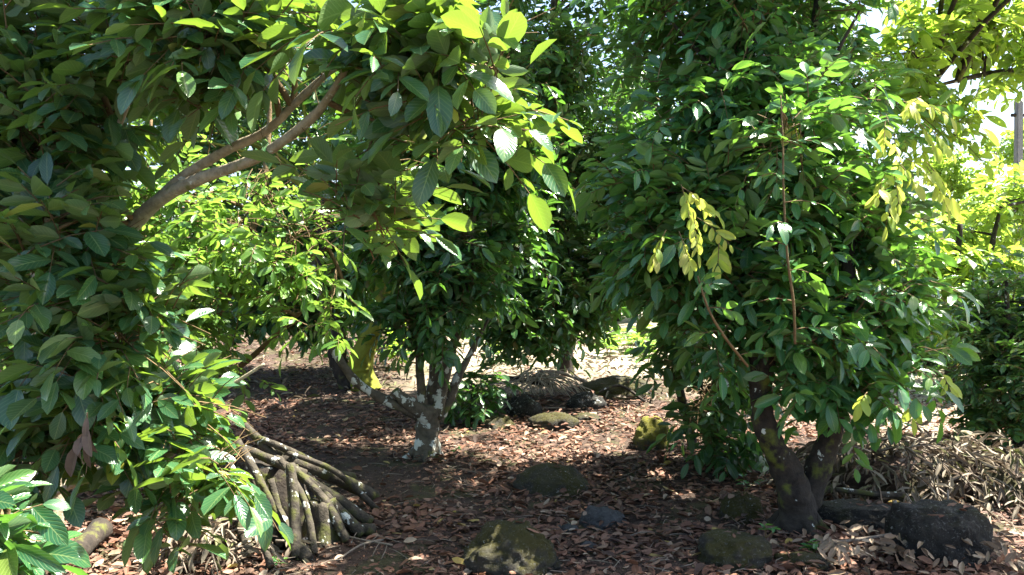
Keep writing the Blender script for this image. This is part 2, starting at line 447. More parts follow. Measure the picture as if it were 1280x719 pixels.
def sprays(P, D, L, nl, leaf, droop=.35, ang=58, jitter=.28, wj=.12):
    """compound leaves: P starts, D directions, L rachis lengths -> leaflets in two rows and one at the tip, plus rachis polylines"""
    n = len(P); D = nrm(D)
    S = nrm(np.cross(D, UP) + 1e-6)
    N = np.cross(S, D)
    roll = rng.normal(0, .35, n)[:, None]
    N = N * np.cos(roll) + S * np.sin(roll); S = np.cross(D, N)
    outs = []
    for i in range(nl):
        last = i == nl - 1
        f = 1.0 if last else .22 + .74 * i / (nl - 1)
        pos = P + D * (L * f)[:, None] - UP * (L * droop * f * f)[:, None]
        T = nrm(D - UP * (2 * droop * f))
        sd = 0.0 if last else (1 if i % 2 else -1)
        a = 0 if last else R(ang)
        Y = T * math.cos(a) + S * sd * math.sin(a) - UP * (.02 + .30 * rng.random(n))[:, None]
        Y = Y + rng.normal(0, jitter * .6, (n, 3))
        Z = N + rng.normal(0, jitter, (n, 3)) + S * sd * .12
        ll = leaf * (.62 + .56 * rng.random(n)) * (.80 if i < 2 else 1.0) * (1 + wj * rng.normal(0, 1, n)).clip(.7, 1.35)
        keep = rng.random(n) > .06
        outs.append(Leaves(pos[keep], Y[keep], Z[keep], ll[keep], (1 + .2 * rng.normal(0, 1, n)).clip(.6, 1.4)[keep]))
    mid = P + D * (L * .5)[:, None] - UP * (L * droop * .25)[:, None]
    end = P + D * L[:, None] - UP * (L * droop)[:, None]
    return join_leaves(outs), (P, mid, end)

def blob_points(blobs, shell=.55):
    """twig ends inside a set of ellipsoids (centre, radii, count): mostly towards the outside"""
    P = []; D = []
    for (c, r, n) in blobs:
        d = nrm(rng.normal(0, 1, (n, 3)))
        q = shell + (1 - shell) * rng.random(n)
        q *= 1 + .16 * np.sin(d[:, 0] * 5 + d[:, 2] * 7 + c[0] * 3) * np.cos(d[:, 1] * 6 + c[2] * 5)
        P.append(np.array(c) + d * np.array(r) * q[:, None]); D.append(d)
    return np.concatenate(P), np.concatenate(D)

def thin(path, r0, r1, mb, n=4):
    mb.tube(path, list(np.linspace(r0, r1, len(path))), n=n, step=2, cap=False)

TREES = []
def tree(name, base, stems, blobs, leafmat, barkmat, label, cat='tree', leaf=.15, rach=.26, nl=7, per=6, shapes=None, hero=300,
         droop=.26, shell=.12, minz=.15, group=None, out=.30, extra=None, trunkname='trunk', parts_limb=None, updir=.12, dens=1.25, shoot=.5, clear=(), gap=.42, wide=1.0):
    """stems: lists of (points, radii); the first is the trunk, the rest limbs"""
    global rng
    rng = np.random.default_rng(int(abs(base[0] * 977 + base[1] * 131) * 10) + 7)      # each tree grows the same whatever happens to the others
    root = empty(name, base, label, cat, group)
    org = np.array(base); base_seed = np.array([base[0] * 3.7, 1.3, base[1] * 2.9])
    nodes = []
    for k, (pts, rad) in enumerate(stems):
        mb = MB(); mb.tube(pts, rad, n=30 if rad[0] > .1 else (16 if rad[0] > .05 else 10), step=14 if rad[0] > .1 else 8, bump=.24 if rad[0] > .05 else .14, bs=8)
        bm_ = barkmat if not (parts_limb and k in parts_limb) else parts_limb[k]
        link(trunkname if k == 0 else 'limb', mb.mesh('wood', base), bm_, root)
        pv = [Vector(p) for p in pts]
        for i in range(len(pv) - 1):
            for t in (0, .33, .66): nodes.append((*(pv[i].lerp(pv[i + 1], t)), rad[i]))
        nodes.append((*pv[-1], rad[-1]))
    cut = .30 * rach + .25 * leaf
    blobs = [(c, tuple(max(v - cut, .32 * v) for v in r), max(2, int(n_ * dens))) for c, r, n_ in blobs]
    P, D = blob_points(blobs, shell)
    gzs = np.array([gz(p[0], p[1]) for p in P])
    ok = P[:, 2] > gzs + minz
    P, D = P[ok], D[ok]
    if gap:
        nv = np.array([noise.noise(Vector(p * 2.3 + base_seed)) + .45 * noise.noise(Vector(p * 5.1)) for p in P])
        ok = nv > np.quantile(nv, gap); P, D = P[ok], D[ok]
    nodes = np.array(nodes)
    # secondary branches to a spread of targets, then a twig to every cluster
    mbB = MB(); mbT = MB()
    high = nodes[nodes[:, 2] > base[2] + .35 * (nodes[:, 2].max() - base[2])] if len(nodes) > 3 else nodes
    nd = [high[:, :3]]
    tg = P[rng.permutation(len(P))[:max(4, min(34, len(P) // 10))]]
    for t in tg:
        hn = high[:, :3]; d = np.linalg.norm(hn - t, axis=1) + .6 * np.maximum(0, hn[:, 2] - t[2])
        s = hn[d.argmin()]; v = t - s
        m1 = s + v * .35 + np.array([0, 0, .10]) * np.linalg.norm(v) + rng.normal(0, .04, 3); m2 = s + v * .7 + np.array([0, 0, .08]) * np.linalg.norm(v) + rng.normal(0, .04, 3)
        path = [s, m1, m2, t]; r0 = .010 + .010 * np.linalg.norm(v)
        thin([Vector(p) for p in path], min(r0, .03), .006, mbB, 6)
        nd.append(np.array([s + (m1 - s) * .5, m1, (m1 + m2) / 2, m2, (m2 + t) / 2, t]))
    nd = np.concatenate(nd)
    for p in P:
        d = np.linalg.norm(nd - p, axis=1); s = nd[d.argmin()]
        if d.min() > .05: thin([Vector(s), Vector((s + p) / 2 + rng.normal(0, .03, 3)), Vector(p)], .0065, .0035, mbT, 3)
    # compound leaves round every twig end
    n = len(P)
    SD = nrm(D * .45 + nrm(rng.normal(0, 1, P.shape)) * .75 + UP * .25)          # each twig is a short shoot
    Pk = np.repeat(P, per, 0); Dk = np.repeat(SD, per, 0)
    along = np.tile(np.arange(per) / per, n) + rng.random(n * per) * .2
    Pk = Pk + Dk * ((along - .45) * shoot)[:, None]
    off = rng.normal(0, 1, Pk.shape); off = nrm(off - Dk * (off * Dk).sum(1, keepdims=True))
    off[:, 1] -= .15
    dirs = nrm(Dk * (.25 + .5 * along)[:, None] + off * .8 + np.repeat(D, per, 0) * out + UP * updir)
    dirs[:, 2] = np.clip(dirs[:, 2], -.45, .6)
    Lr = rach * (.7 + .5 * rng.random(len(Pk)))
    lv, (r0, r1, r2) = sprays(Pk, dirs, Lr, nl, leaf, droop)
    if shapes is not SH_FAR:
        for i in range(len(r0)): mbT.tube([Vector(r0[i]), Vector(r1[i]), Vector(r2[i])], [.0035, .0028, .0018], n=3, step=1, cap=False)
    g_ = np.array([gz(x, y) for x, y in lv.P[:, :2]])
    lv = lv.sub(lv.P[:, 2] > g_ + minz * .6)
    if mbB.V: link('branches', mbB.mesh('branches', base), K_TWIG if barkmat in (K_BROWN,) else barkmat, root, kind='stuff')
    if mbT.V: link('twigs', mbT.mesh('twigs', base), K_TWIG, root, kind='stuff')
    lv.W = lv.W * wide
    if clear:
        q = lv.P + lv.Y * lv.L[:, None] * .5; cx = q[:, 0] / q[:, 1] * F + 640; cy_ = HZ - (q[:, 2] - CAMZ) / q[:, 1] * F
        keep = np.ones(len(q), bool)
        for (u, v, r_, k_) in clear: keep &= ~(((cx - u) ** 2 + (cy_ - v) ** 2 < r_ * r_) & (rng.random(len(q)) < k_))
        lv = lv.sub(keep)
    TREES.append(dict(root=root, lv=lv, mat=leafmat, shapes=shapes or SH_LO, hero=hero, org=org))
    return root

def px_stem(pts, rad): return ([at(*p) for p in pts], rad)
def B(px, py, y, rx, ry, rz, n): return (tuple(at(px, py, y)), (rx, ry, rz), n)

# ------------------------------------------------------------------ the big tree at the side of the path whose limb reaches over (A)
bA = on_ground(52, 705)
A_stems = [
    ([bA - Vector((0, 0, .05)), at(62, 600, 4.1), at(85, 470, 4.0), at(115, 370, 3.85), at(160, 285, 3.65)], [.10, .070, .058, .050, .044]),
    px_stem([(158, 290, 3.66), (200, 250, 3.5), (255, 222, 3.35), (320, 198, 3.2), (385, 153, 3.05), (418, 112, 2.98), (445, 60, 2.92), (470, 0, 2.9)], [.038, .030, .026, .023, .019, .014, .009, .006]),
    px_stem([(185, 262, 3.56), (228, 222, 3.45), (285, 188, 3.35), (335, 163, 3.28), (382, 118, 3.2), (425, 84, 3.12), (500, 60, 3.0), (560, 70, 2.9)], [.024, .022, .020, .018, .015, .011, .007, .004]),
    ([at(62, 600, 4.1), at(38, 480, 4.2), at(52, 330, 4.2), at(66, 150, 4.15), at(62, -60, 4.1), at(80, -250, 4.0)], [.06, .052, .048, .045, .04, .02]),
    px_stem([(70, 400, 3.95), (86, 284, 3.7), (104, 235, 3.6), (134, 190, 3.5), (170, 110, 3.4)], [.024, .020, .018, .016, .008]),
    px_stem([(60, 620, 4.1), (120, 590, 3.9), (190, 545, 3.75), (260, 500, 3.7), (330, 455, 3.7)], [.022, .018, .014, .010, .006]),
]
A_blobs = [B(580, 150, 2.9, .20, .22, .20, 7), B(595, 80, 2.9, .18, .22, .16, 5), B(525, 225, 2.95, .18, .2, .14, 3), B(20, 570, 3.3, .36, .3, .30, 22), B(95, 500, 3.2, .3, .3, .26, 16), B(10, 250, 3.6, .4, .4, .4, 20), B(110, 70, 3.7, .75, .6, .50, 62), B(40, 170, 3.5, .45, .5, .35, 26), B(300, 40, 3.3, .60, .45, .30, 40), B(240, 110, 3.2, .40, .3, .18, 16),
           B(430, 40, 3.05, .38, .38, .24, 14), B(520, 80, 2.95, .22, .3, .20, 8), B(560, 30, 3.0, .22, .3, .16, 6), B(500, 160, 2.95, .20, .25, .12, 5),
           B(440, 245, 3.0, .16, .22, .12, 4), B(480, 290, 3.05, .10, .16, .08, 3),
           B(60, 330, 3.3, .42, .42, .36, 30), B(150, 400, 3.3, .34, .35, .28, 18), B(40, 460, 3.2, .25, .4, .25, 12),
           B(190, 520, 3.45, .36, .32, .26, 20), B(250, 590, 3.5, .18, .25, .18, 9), B(130, 600, 3.4, .30, .25, .22, 10), B(200, 650, 3.3, .2, .2, .12, 4), B(200, -160, 3.8, 1.1, .9, .5, 60), B(230, -190, 3.7, .7, .8, .4, 30), B(-60, 0, 4.0, .9, .9, .8, 40)]
tA = tree('fruit_tree', bA, A_stems, A_blobs, M_A, K_BROWN, 'big glossy-leaved tree with a forked bare limb arching over the log pile', leaf=.142, rach=.24, nl=5, per=6, gap=.30, wide=1.18, updir=.22, droop=.20, minz=.05, shoot=.35,
          clear=[(190, 262, 42, .97), (235, 232, 42, .97), (285, 205, 40, .97), (335, 180, 38, .95), (385, 145, 36, .9), (415, 105, 26, .8), (300, 275, 62, .7), (380, 235, 50, .5), (240, 320, 45, .5), (400, 310, 50, .9), (350, 350, 50, .9), (320, 420, 40, .6), (430, 400, 80, 1), (340, 560, 50, 1)])

# ------------------------------------------------------------------ bright sunlit tree behind the logs (B)
bB = on_ground(215, 565)
B_stems = [([bB, at(240, 500, bB.y - .1), at(262, 420, bB.y - .2), at(300, 330, bB.y - .3), at(330, 230, bB.y - .2), at(340, 100, bB.y)], [.06, .05, .042, .034, .026, .014]),
           ([at(240, 500, bB.y - .1), at(310, 450, bB.y - .5), at(370, 395, bB.y - .7), at(430, 355, bB.y - .8)], [.03, .024, .018, .008]),
           ([at(250, 470, bB.y - .1), at(200, 400, bB.y), at(180, 300, bB.y + .1), at(190, 150, bB.y + .2)], [.03, .026, .022, .012])]
B_blobs = [B(70, 450, 5.3, .6, .5, .5, 34), B(30, 260, 6.0, .9, .7, .8, 40), B(-40, 420, 5.6, .6, .6, .7, 30), B(330, 330, 5.7, .55, .5, .50, 34), B(400, 380, 5.4, .32, .3, .25, 12), B(250, 400, 5.9, .60, .5, .45, 30), 
           B(200, 250, 6.2, .8, .6, .6, 34), B(320, 220, 6.0, .6, .5, .5, 24), B(120, 380, 6.2, .6, .5, .6, 22), B(250, 300, 5.6, .5, .4, .4, 24), B(370, 300, 5.6, .4, .4, .4, 18)]
tree('fruit_tree', bB, B_stems, B_blobs, M_B, K_TWIG, 'slender sunlit tree with bright yellow-green leaves growing behind the leaning log pile', leaf=.115, rach=.22, nl=7, per=5)

# ------------------------------------------------------------------ many-stemmed tree beside the path (C)
bC = on_ground(533, 574); d = bC.y
C_stems = [([bC - Vector((0, 0, .06)), at(534, 548, d), at(536, 525, d), at(539, 506, d)], [0.129, 0.098, 0.090, 0.078]),
           px_stem([(534, 522, d), (512, 514, d - .1), (482, 500, d - .15), (450, 482, d - .2), (428, 455, d - .25), (412, 424, d - .2), (402, 380, d), (390, 320, d + .2)], [0.055, 0.048, 0.043, 0.037, 0.034, 0.031, 0.027, 0.016]),
           px_stem([(535, 522, d - .05), (515, 508, d - .12), (500, 496, d - .16), (493, 489, d - .18)], [0.066, 0.058, 0.051, 0.045]),
           px_stem([(530, 512, d), (526, 480, d), (524, 440, d + .05), (526, 360, d + .1), (515, 240, d + .2), (500, 90, d + .4)], [0.048, 0.037, 0.033, 0.028, 0.024, 0.011]),
           px_stem([(540, 512, d + .06), (544, 470, d + .1), (547, 425, d + .15), (552, 330, d + .2), (550, 180, d + .4), (560, -20, d + .6)], [0.067, 0.057, 0.052, 0.043, 0.033, 0.015]),
           px_stem([(546, 520, d), (553, 485, d), (564, 438, d), (580, 390, d), (590, 335, d + .05), (592, 250, d + .1), (600, 100, d + .2)], [0.057, 0.048, 0.041, 0.034, 0.028, 0.023, 0.011]),
           px_stem([(548, 525, d + .03), (562, 498, d + .08), (572, 472, d + .12), (584, 450, d + .25), (610, 400, d + .4)], [0.052, 0.045, 0.040, 0.030, 0.011])]
C_blobs = [B(520, 395, 6.5, .36, .38, .28, 30), B(570, 330, 6.6, .42, .45, .42, 44), B(495, 300, 6.5, .40, .45, .42, 38), B(545, 210, 6.8, .62, .55, .50, 60),
           B(620, 200, 7.0, .50, .50, .50, 44), B(600, 90, 7.2, .8, .6, .55, 60), B(480, 130, 7.8, .55, .5, .6, 34), B(580, -60, 8.0, 1.1, .9, .8, 44), B(640, 300, 7.2, .30, .3, .35, 18)]
tC = tree('fruit_tree', bC, C_stems, C_blobs, M_C, K_GREY, 'many-stemmed tree with white lichen on its trunk and a low crooked limb', leaf=.13, rach=.24, nl=7, per=6, gap=.2)

# ------------------------------------------------------------------ dark twin-stemmed tree behind it (D)
bD = on_ground(458, 487); d = bD.y
D_stems = [([bD - Vector((0, 0, .05)), at(450, 470, d), at(452, 445, d), at(470, 405, d), at(480, 360, d), at(470, 250, d)], [.20, .17, .15, .12, .10, .06]),
           ([at(440, 485, d), at(425, 455, d), at(420, 420, d), at(405, 370, d), at(400, 250, d)], [.14, .12, .11, .09, .05])]
D_blobs = [B(440, 330, 10.8, 1.2, 1.0, .65, 70), B(395, 395, 11, .6, .6, .40, 24), B(350, 280, 11, 1.4, 1.1, 1.0, 80), B(510, 260, 11, 1.1, 1.0, 1.0, 64), B(260, 160, 11.5, 1.8, 1.3, 1.4, 90), B(440, 90, 11, 1.9, 1.4, 1.4, 110), B(320, 380, 10.6, .8, .7, .4, 30), B(200, 330, 11, 1.2, 1, .9, 50)]
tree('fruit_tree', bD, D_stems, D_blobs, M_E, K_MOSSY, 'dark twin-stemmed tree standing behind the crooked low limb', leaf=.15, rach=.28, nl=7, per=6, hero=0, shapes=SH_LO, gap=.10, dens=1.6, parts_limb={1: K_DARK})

# ------------------------------------------------------------------ dense dark tree hanging over the boulders (E)
bE = on_ground(706, 470); d = bE.y
E_stems = [([bE - Vector((0, 0, .05)), at(708, 430, d), at(704, 360, d), at(700, 250, d), at(690, 80, d), at(700, -100, d)], [.12, .10, .09, .08, .06, .03]),
           ([at(708, 430, d), at(730, 350, d), at(760, 250, d), at(780, 130, d)], [.07, .06, .05, .02]),
           ([at(706, 410, d), at(670, 340, d), at(650, 250, d), at(640, 140, d)], [.06, .05, .04, .02])]
E_blobs = [B(650, 405, 8.7, .50, .4, .30, 30), B(745, 405, 9.0, .35, .4, .22, 12), B(730, -160, 7.5, 1.0, .8, .7, 60), B(680, 372, 9.0, .60, .6, .42, 50), B(735, 340, 9.2, .80, .7, .62, 76), B(650, 310, 9.2, .62, .6, .6, 52), B(685, 412, 8.8, .34, .4, .24, 12), B(760, 360, 9.4, .40, .5, .36, 22), B(810, 330, 9.6, .5, .6, .6, 34),  # includes an out-of-view top blob added to shade the middle trees
           B(700, 210, 9.4, 1.2, .9, .8, 100), B(790, 220, 9.4, .7, .7, .7, 50), B(690, 90, 9.5, 1.4, 1.0, .8, 100), B(760, -60, 9.2, 1.7, 1.4, .9, 70), B(690, -190, 8.6, 1.6, 1.5, .9, 70)]
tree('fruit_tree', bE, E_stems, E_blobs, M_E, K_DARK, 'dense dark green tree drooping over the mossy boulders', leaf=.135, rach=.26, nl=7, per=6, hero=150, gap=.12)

# ------------------------------------------------------------------ big forked tree on the other side (F)
bF = on_ground(1000, 664); d = bF.y
F_stems = [([bF - Vector((0, 0, .08)), at(999, 640, d), at(992, 612, d), at(978, 578, d), at(962, 545, d - .02), at(950, 500, d), at(945, 420, d + .1), at(930, 280, d + .2), at(925, 180, d + .3)], [0.134, 0.114, 0.107, 0.083, 0.069, 0.058, 0.048, 0.034, 0.017]),
           px_stem([(1003, 640, d + .02), (1014, 610, d + .04), (1032, 565, d + .05), (1046, 515, d + .05), (1056, 450, d + .1), (1060, 330, d + .2), (1062, 240, d + .3)], [0.089, 0.079, 0.069, 0.058, 0.050, 0.038, 0.017]),
           px_stem([(952, 505, d), (965, 420, d), (985, 300, d + .1), (996, 190, d + .25)], [.05, .045, .035, .014]),
           px_stem([(994, 430, d - .55), (992, 380, d - .62), (984, 320, d - .66), (979, 240, d - .66), (978, 180, d - .64), (975, 120, d - .6)], [.007, .007, .006, .0055, .0045, .003]),
           px_stem([(935, 458, d - .45), (905, 420, d - .6), (885, 385, d - .65), (872, 345, d - .65)], [.008, .007, .006, .004])]
F_blobs = [B(935, 500, 4.6, .30, .26, .24, 16), B(1065, 470, 4.75, .28, .35, .24, 10), B(955, 468, 4.75, .56, .5, .34, 42), B(890, 390, 4.75, .40, .42, .38, 34), B(1078, 412, 4.85, .34, .42, .38, 36), B(985, 380, 4.7, .64, .58, .48, 66),
           B(865, 300, 4.9, .55, .5, .48, 56), B(980, 250, 4.85, .68, .6, .5, 68), B(1080, 290, 5.0, .38, .46, .46, 42), B(920, 140, 5.05, .80, .6, .5, 80),
           B(1040, 120, 5.2, .55, .6, .48, 46), B(800, 230, 5.3, .32, .35, .35, 18), B(930, 10, 5.3, .85, .8, .5, 66), B(1000, -150, 5.5, 1.2, 1.0, .6, 66), B(840, 60, 5.5, .40, .5, .5, 22),
           B(960, 0, 6.4, 1.2, .9, .9, 70), B(900, 200, 6.1, .8, .7, .7, 40), B(930, -180, 6.8, 1.5, 1.2, .8, 70), B(970, 330, 5.7, .6, .5, .6, 26), B(1010, 478, 4.7, .30, .34, .2, 8), B(980, 170, 4.25, .12, .12, .16, 4), B(982, 290, 4.15, .14, .12, .16, 5)]
tF = tree('fruit_tree', bF, F_stems, F_blobs, M_F, K_DARK, 'big fresh green tree with a dark trunk forking low beside the brush heap', leaf=.128, rach=.23, nl=7, per=6, parts_limb={3: K_TWIG, 4: K_TWIG})

def roots(root, b, r, n_, mat, ln):
    for k in range(n_):
        a_ = k * 6.283 / n_ + random.random() * .6; L = ln * (.7 + .6 * random.random()); pts = []
        for f in (0, .35, .7, 1.0):
            x = b.x + (r * .45 + L * f) * math.cos(a_ + .25 * f); y = b.y + (r * .45 + L * f) * math.sin(a_ + .25 * f)
            pts.append(Vector((x, y, gz(x, y) + (.11 * (1 - f) ** 2 - .03 * f))))
        mb = MB(); mb.tube(pts, [r * .42, r * .28, r * .18, r * .08], n=9, step=5, bump=.2, bs=10)
        link('root', mb.mesh('root', b), mat, root)
roots(tF, bF, .12, 6, K_DARK, .22); roots(tC, bC, .10, 6, K_GREY, .22)
# ------------------------------------------------------------------ low tree behind it, leaves to the ground (G)
bG = on_ground(868, 562); d = bG.y
G_stems = [([bG - Vector((0, 0, .04)), at(858, 520, d), at(846, 470, d), at(842, 400, d), at(845, 330, d)], [.05, .042, .036, .028, .012]),
           ([at(862, 540, d), at(890, 500, d), at(905, 450, d)], [.03, .024, .010])]
G_blobs = [B(882, 500, 6.3, .28, .32, .28, 24), B(902, 552, 6.1, .24, .26, .16, 12), B(855, 425, 6.6, .28, .35, .30, 20), B(905, 480, 6.4, .25, .3, .3, 12), B(845, 350, 6.8, .3, .35, .3, 16)]
tree('fruit_tree', bG, G_stems, G_blobs, M_E, K_DARK, 'low dark leafy tree beside the sunlit yellow-mossed boulder', leaf=.135, rach=.24, nl=7, per=5, hero=220, minz=.08)

# ------------------------------------------------------------------ dark shrub at the edge of the clearing (I), sunny tree behind (H), upper canopy (J)
bI = on_ground(1275, 560); d = bI.y
tree('shrub', bI, [([bI, at(1272, 520, d), at(1262, 450, d), at(1258, 350, d)], [.05, .045, .035, .012]), ([at(1272, 530, d), at(1300, 460, d), at(1320, 360, d)], [.035, .03, .012])],
     [B(1262, 460, d, .55, .5, .45, 66), B(1240, 400, d + .3, .40, .5, .40, 34), B(1245, 525, d - .1, .26, .3, .2, 16), B(1300, 380, d + .2, .6, .5, .6, 46), B(1290, 540, d, .4, .4, .25, 20)],
     M_E, K_DARK, 'dark small-leaved shrub at the edge of the pale clearing', 'shrub', leaf=.085, rach=.18, nl=9, per=6, hero=120, gap=.15, dens=1.6)
bH = on_ground(1190, 487); d = bH.y
tree('shade_tree', bH, [([bH, at(1188, 440, d), at(1192, 380, d), at(1200, 280, d)], [.08, .07, .06, .03]), ([at(1189, 450, d), at(1225, 360, d), at(1250, 260, d)], [.06, .045, .02])],
     [B(1190, 390, d, .8, .7, .5, 44), B(1235, 330, d, .9, .7, .55, 54), B(1270, 265, d + .5, .9, .7, .6, 40), B(1150, 330, d, .5, .6, .5, 22), B(1180, 290, d + .3, .5, .5, .3, 16)],
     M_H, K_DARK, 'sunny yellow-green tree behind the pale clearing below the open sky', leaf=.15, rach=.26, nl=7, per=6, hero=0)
bJ = on_ground(1420, 545); d = bJ.y
tree('shade_tree', bJ, [([bJ, at(1415, 420, d), at(1400, 250, d), at(1360, 100, d), at(1290, 20, d)], [.14, .12, .10, .07, .03]), ([at(1400, 250, d), at(1430, 60, d), at(1420, -100, d)], [.08, .06, .02]),
                        ([at(1360, 100, d), at(1260, 90, d - .2), at(1160, 110, d - .5)], [.045, .03, .01])],
     [B(1130, 70, 6.9, .60, .6, .45, 40), B(1150, 150, 6.8, .48, .5, .22, 22), B(1240, 40, 7.3, .75, .7, .5, 46), B(1200, -60, 7.5, 1.2, 1.0, .5, 50), B(1360, 60, 7.6, .9, .8, .8, 30), B(1340, -140, 5.9, 1.0, .8, .5, 60), B(1430, -150, 5.2, .9, .7, .5, 50)],  # last two blobs sit out of view, added to shade the forked tree
     M_H, K_DARK, 'spreading sunlit tree whose canopy hangs over the clearing from outside', leaf=.15, rach=.26, nl=7, per=6, hero=200)

# ------------------------------------------------------------------ trees at the back of the grove
BACK = [(-9.5, 15.5, 6.5, 2.6, M_E, 'dark wide tree at the back of the grove behind the sunlit slender tree'),
        (-5.6, 17.0, 7.5, 2.6, M_B, 'light green back tree seen between the two arching limbs'),
        (-2.2, 15.8, 7.0, 2.2, M_C, 'mid green back tree beyond the dark twin-stemmed tree'),
        (0.4, 18.2, 8.2, 2.6, M_H, 'yellowish back tree shining through behind the dense dark crown'),
        (2.0, 14.6, 6.2, 1.7, M_C, 'mid green back tree between the dense dark tree and the sky gap'),
        (4.6, 16.2, 7.0, 2.2, M_C, 'mid green back tree hidden behind the big fresh green crown'),
        (7.0, 19.5, 5.0, 2.2, M_H, 'low yellowish back tree behind the sunny tree'),
        (10.6, 17.5, 5.2, 2.0, M_H, 'low yellowish back tree beside the grey post'),
        (14.0, 16.5, 7.5, 2.8, M_B, 'tall light green back tree beyond the dark shrub'),
        (-13.5, 19.0, 8.0, 3.0, M_C, 'tall mid green back tree at the far end of the row'),
        (-1.0, 23.0, 9.0, 3.0, M_B, 'tall light green tree in the second row at the back'),
        (5.2, 24.0, 8.5, 3.0, M_C, 'tall mid green tree in the second row at the back')]
for (x, y, h, r, m, lab) in BACK:
    x *= 1.3; y = y + 5.5
    b = Vector((x, y, gz(x, y)))
    st = [([b, b + Vector((.1, 0, h * .25)), b + Vector((-.1, .1, h * .5)), b + Vector((.1, 0, h * .85))], [.16, .14, .10, .03]),
          ([b + Vector((.05, 0, h * .3)), b + Vector((r * .4, 0, h * .5)), b + Vector((r * .6, 0, h * .7))], [.08, .06, .02]),
          ([b + Vector((.0, 0, h * .35)), b + Vector((-r * .4, 0, h * .5)), b + Vector((-r * .6, 0, h * .65))], [.08, .06, .02])]
    bl = []
    for k in range(9):
        a_ = rng.random() * 6.28; q = r * (.15 + .55 * rng.random()); zz = h * (.28 + .62 * (k / 8))
        s_ = r * (.42 + .2 * rng.random())
        bl.append(((x + q * math.cos(a_), y + q * math.sin(a_) * .8, b.z + zz), (s_, s_, s_ * .75), 30))
    tree('back_tree', b, st, bl, m, K_DARK, lab, 'tree', leaf=.20, rach=.34, nl=7, per=6, shapes=SH_FAR, hero=0, group='trees at the back of the grove', minz=.5)
UND = [(-6.5, 13.6, .9, M_B, 'light green bush beneath the back row of trees'), (-3.4, 14.4, .8, M_C, 'mid green bush beyond the twin-stemmed tree'), (-.6, 15.6, .8, M_H, 'yellow-green bush at the back of the sunlit clearing'),
       (1.6, 16.6, .9, M_B, 'light green bush between two back trees'), (3.2, 14.2, .9, M_C, 'mid green bush behind the low dark leafy tree'), (6.2, 14.8, 1.0, M_B, 'light green bush behind the pale clearing'),
       (8.6, 13.4, .9, M_H, 'yellow-green bush behind the dark small-leaved shrub'), (5.3, 11.6, .55, M_E, 'low dark bush on the pale clearing'), (-9.6, 12.2, 1.1, M_C, 'mid green bush at the end of the back row')]
for (x, y, r, m, lab) in UND:
    x *= 1.15; y += 3.4 if y > 12.5 else 0; r *= 1.75 if y > 12.5 else 1
    b = Vector((x, y, gz(x, y)))
    tree('bush', b, [([b, b + Vector((0, 0, r * .6)), b + Vector((.1, 0, r * 1.2))], [.04, .03, .01])],
         [((x, y, b.z + r * .8), (r * 1.3, r, r * .75), 60), ((x + r * .8, y, b.z + r * .5), (r * .8, r * .7, r * .5), 30), ((x - r * .7, y + .2, b.z + r * 1.1), (r * .8, r * .7, r * .6), 30)],
         m, K_DARK, lab, 'bush', leaf=.16, rach=.26, nl=7, per=5, shapes=SH_FAR, hero=0, minz=.05, group='bushes under the back trees')

# ------------------------------------------------------------------ sapling in the near corner and shrub on the rise
p = at(-30, 800, 2.0); bS = Vector((p.x, p.y, gz(p.x, p.y)))
tree('sapling', bS, [([bS, at(-20, 760, 2.0), at(0, 690, 2.0), at(10, 620, 2.0)], [.018, .015, .012, .006])],
     [B(-25, 655, 2.0, .07, .12, .05, 4), B(-20, 715, 1.95, .06, .10, .05, 4), B(-40, 670, 2.0, .10, .12, .10, 4)],
     M_C, K_TWIG, 'fresh green sapling with large leaves in front of the big glossy-leaved tree', 'sapling', leaf=.115, rach=.13, nl=5, per=4, shoot=.12, gap=0, hero=200, droop=.2, minz=.02)
bK = on_ground(590, 528)
tree('shrub', bK, [([bK, bK + Vector((.02, 0, .2)), bK + Vector((0, 0, .4))], [.02, .016, .008])],
     [((bK.x, bK.y, bK.z + .32), (.26, .24, .22), 14), ((bK.x - .1, bK.y, bK.z + .14), (.26, .2, .10), 6)],
     M_E, K_DARK, 'small dark shrub between the lichened tree and the boulders', 'shrub', leaf=.12, rach=.20, nl=7, per=5, hero=60, minz=.03)

# ------------------------------------------------------------------ leaves of all trees: the largest in view become objects, the rest one crown mesh
HOLES = [(on_ground(u, v), r_) for u, v, r_ in ((755, 563, .24), (700, 556, .10), (828, 596, .14), (856, 622, .10), (905, 590, .10), (520, 700, .07), (582, 715, .06), (660, 545, .10), (720, 640, .05), (1062, 690, .10), (985, 705, .07), (420, 520, .10), (470, 540, .08), (360, 510, .10), (860, 700, .06), (620, 590, .05))]  # leaves are cut away along sun rays so light reaches these spots
HOLES += [(on_ground(820, 555) + Vector((.05, .1, .28)), .20), (on_ground(485, 482), .35)]
HOLES += [(at(u, v, y_), r_) for u, v, y_, r_ in ((260, 610, 3.4, .38), (285, 530, 3.45, .32), (300, 465, 3.5, .28), (230, 690, 3.25, .24), (180, 560, 3.2, .14), (500, 290, 3.0, .2), (560, 200, 2.9, .2), (320, 440, 3.7, .15), (290, 212, 3.28, .10), (240, 228, 3.4, .08), (360, 165, 3.1, .10), (590, 150, 2.9, .25), (540, 100, 2.95, .2), (490, 300, 3.0, .15), (120, 560, 3.1, .06), (70, 640, 3.9, .08), (350, 380, 5.4, .25), (270, 340, 5.6, .25), (1155, 345, 4.9, .2), (1150, 480, 4.3, .12), (870, 300, 4.2, .10), (1130, 180, 4.4, .18))]
sv_ = np.array(sdir)
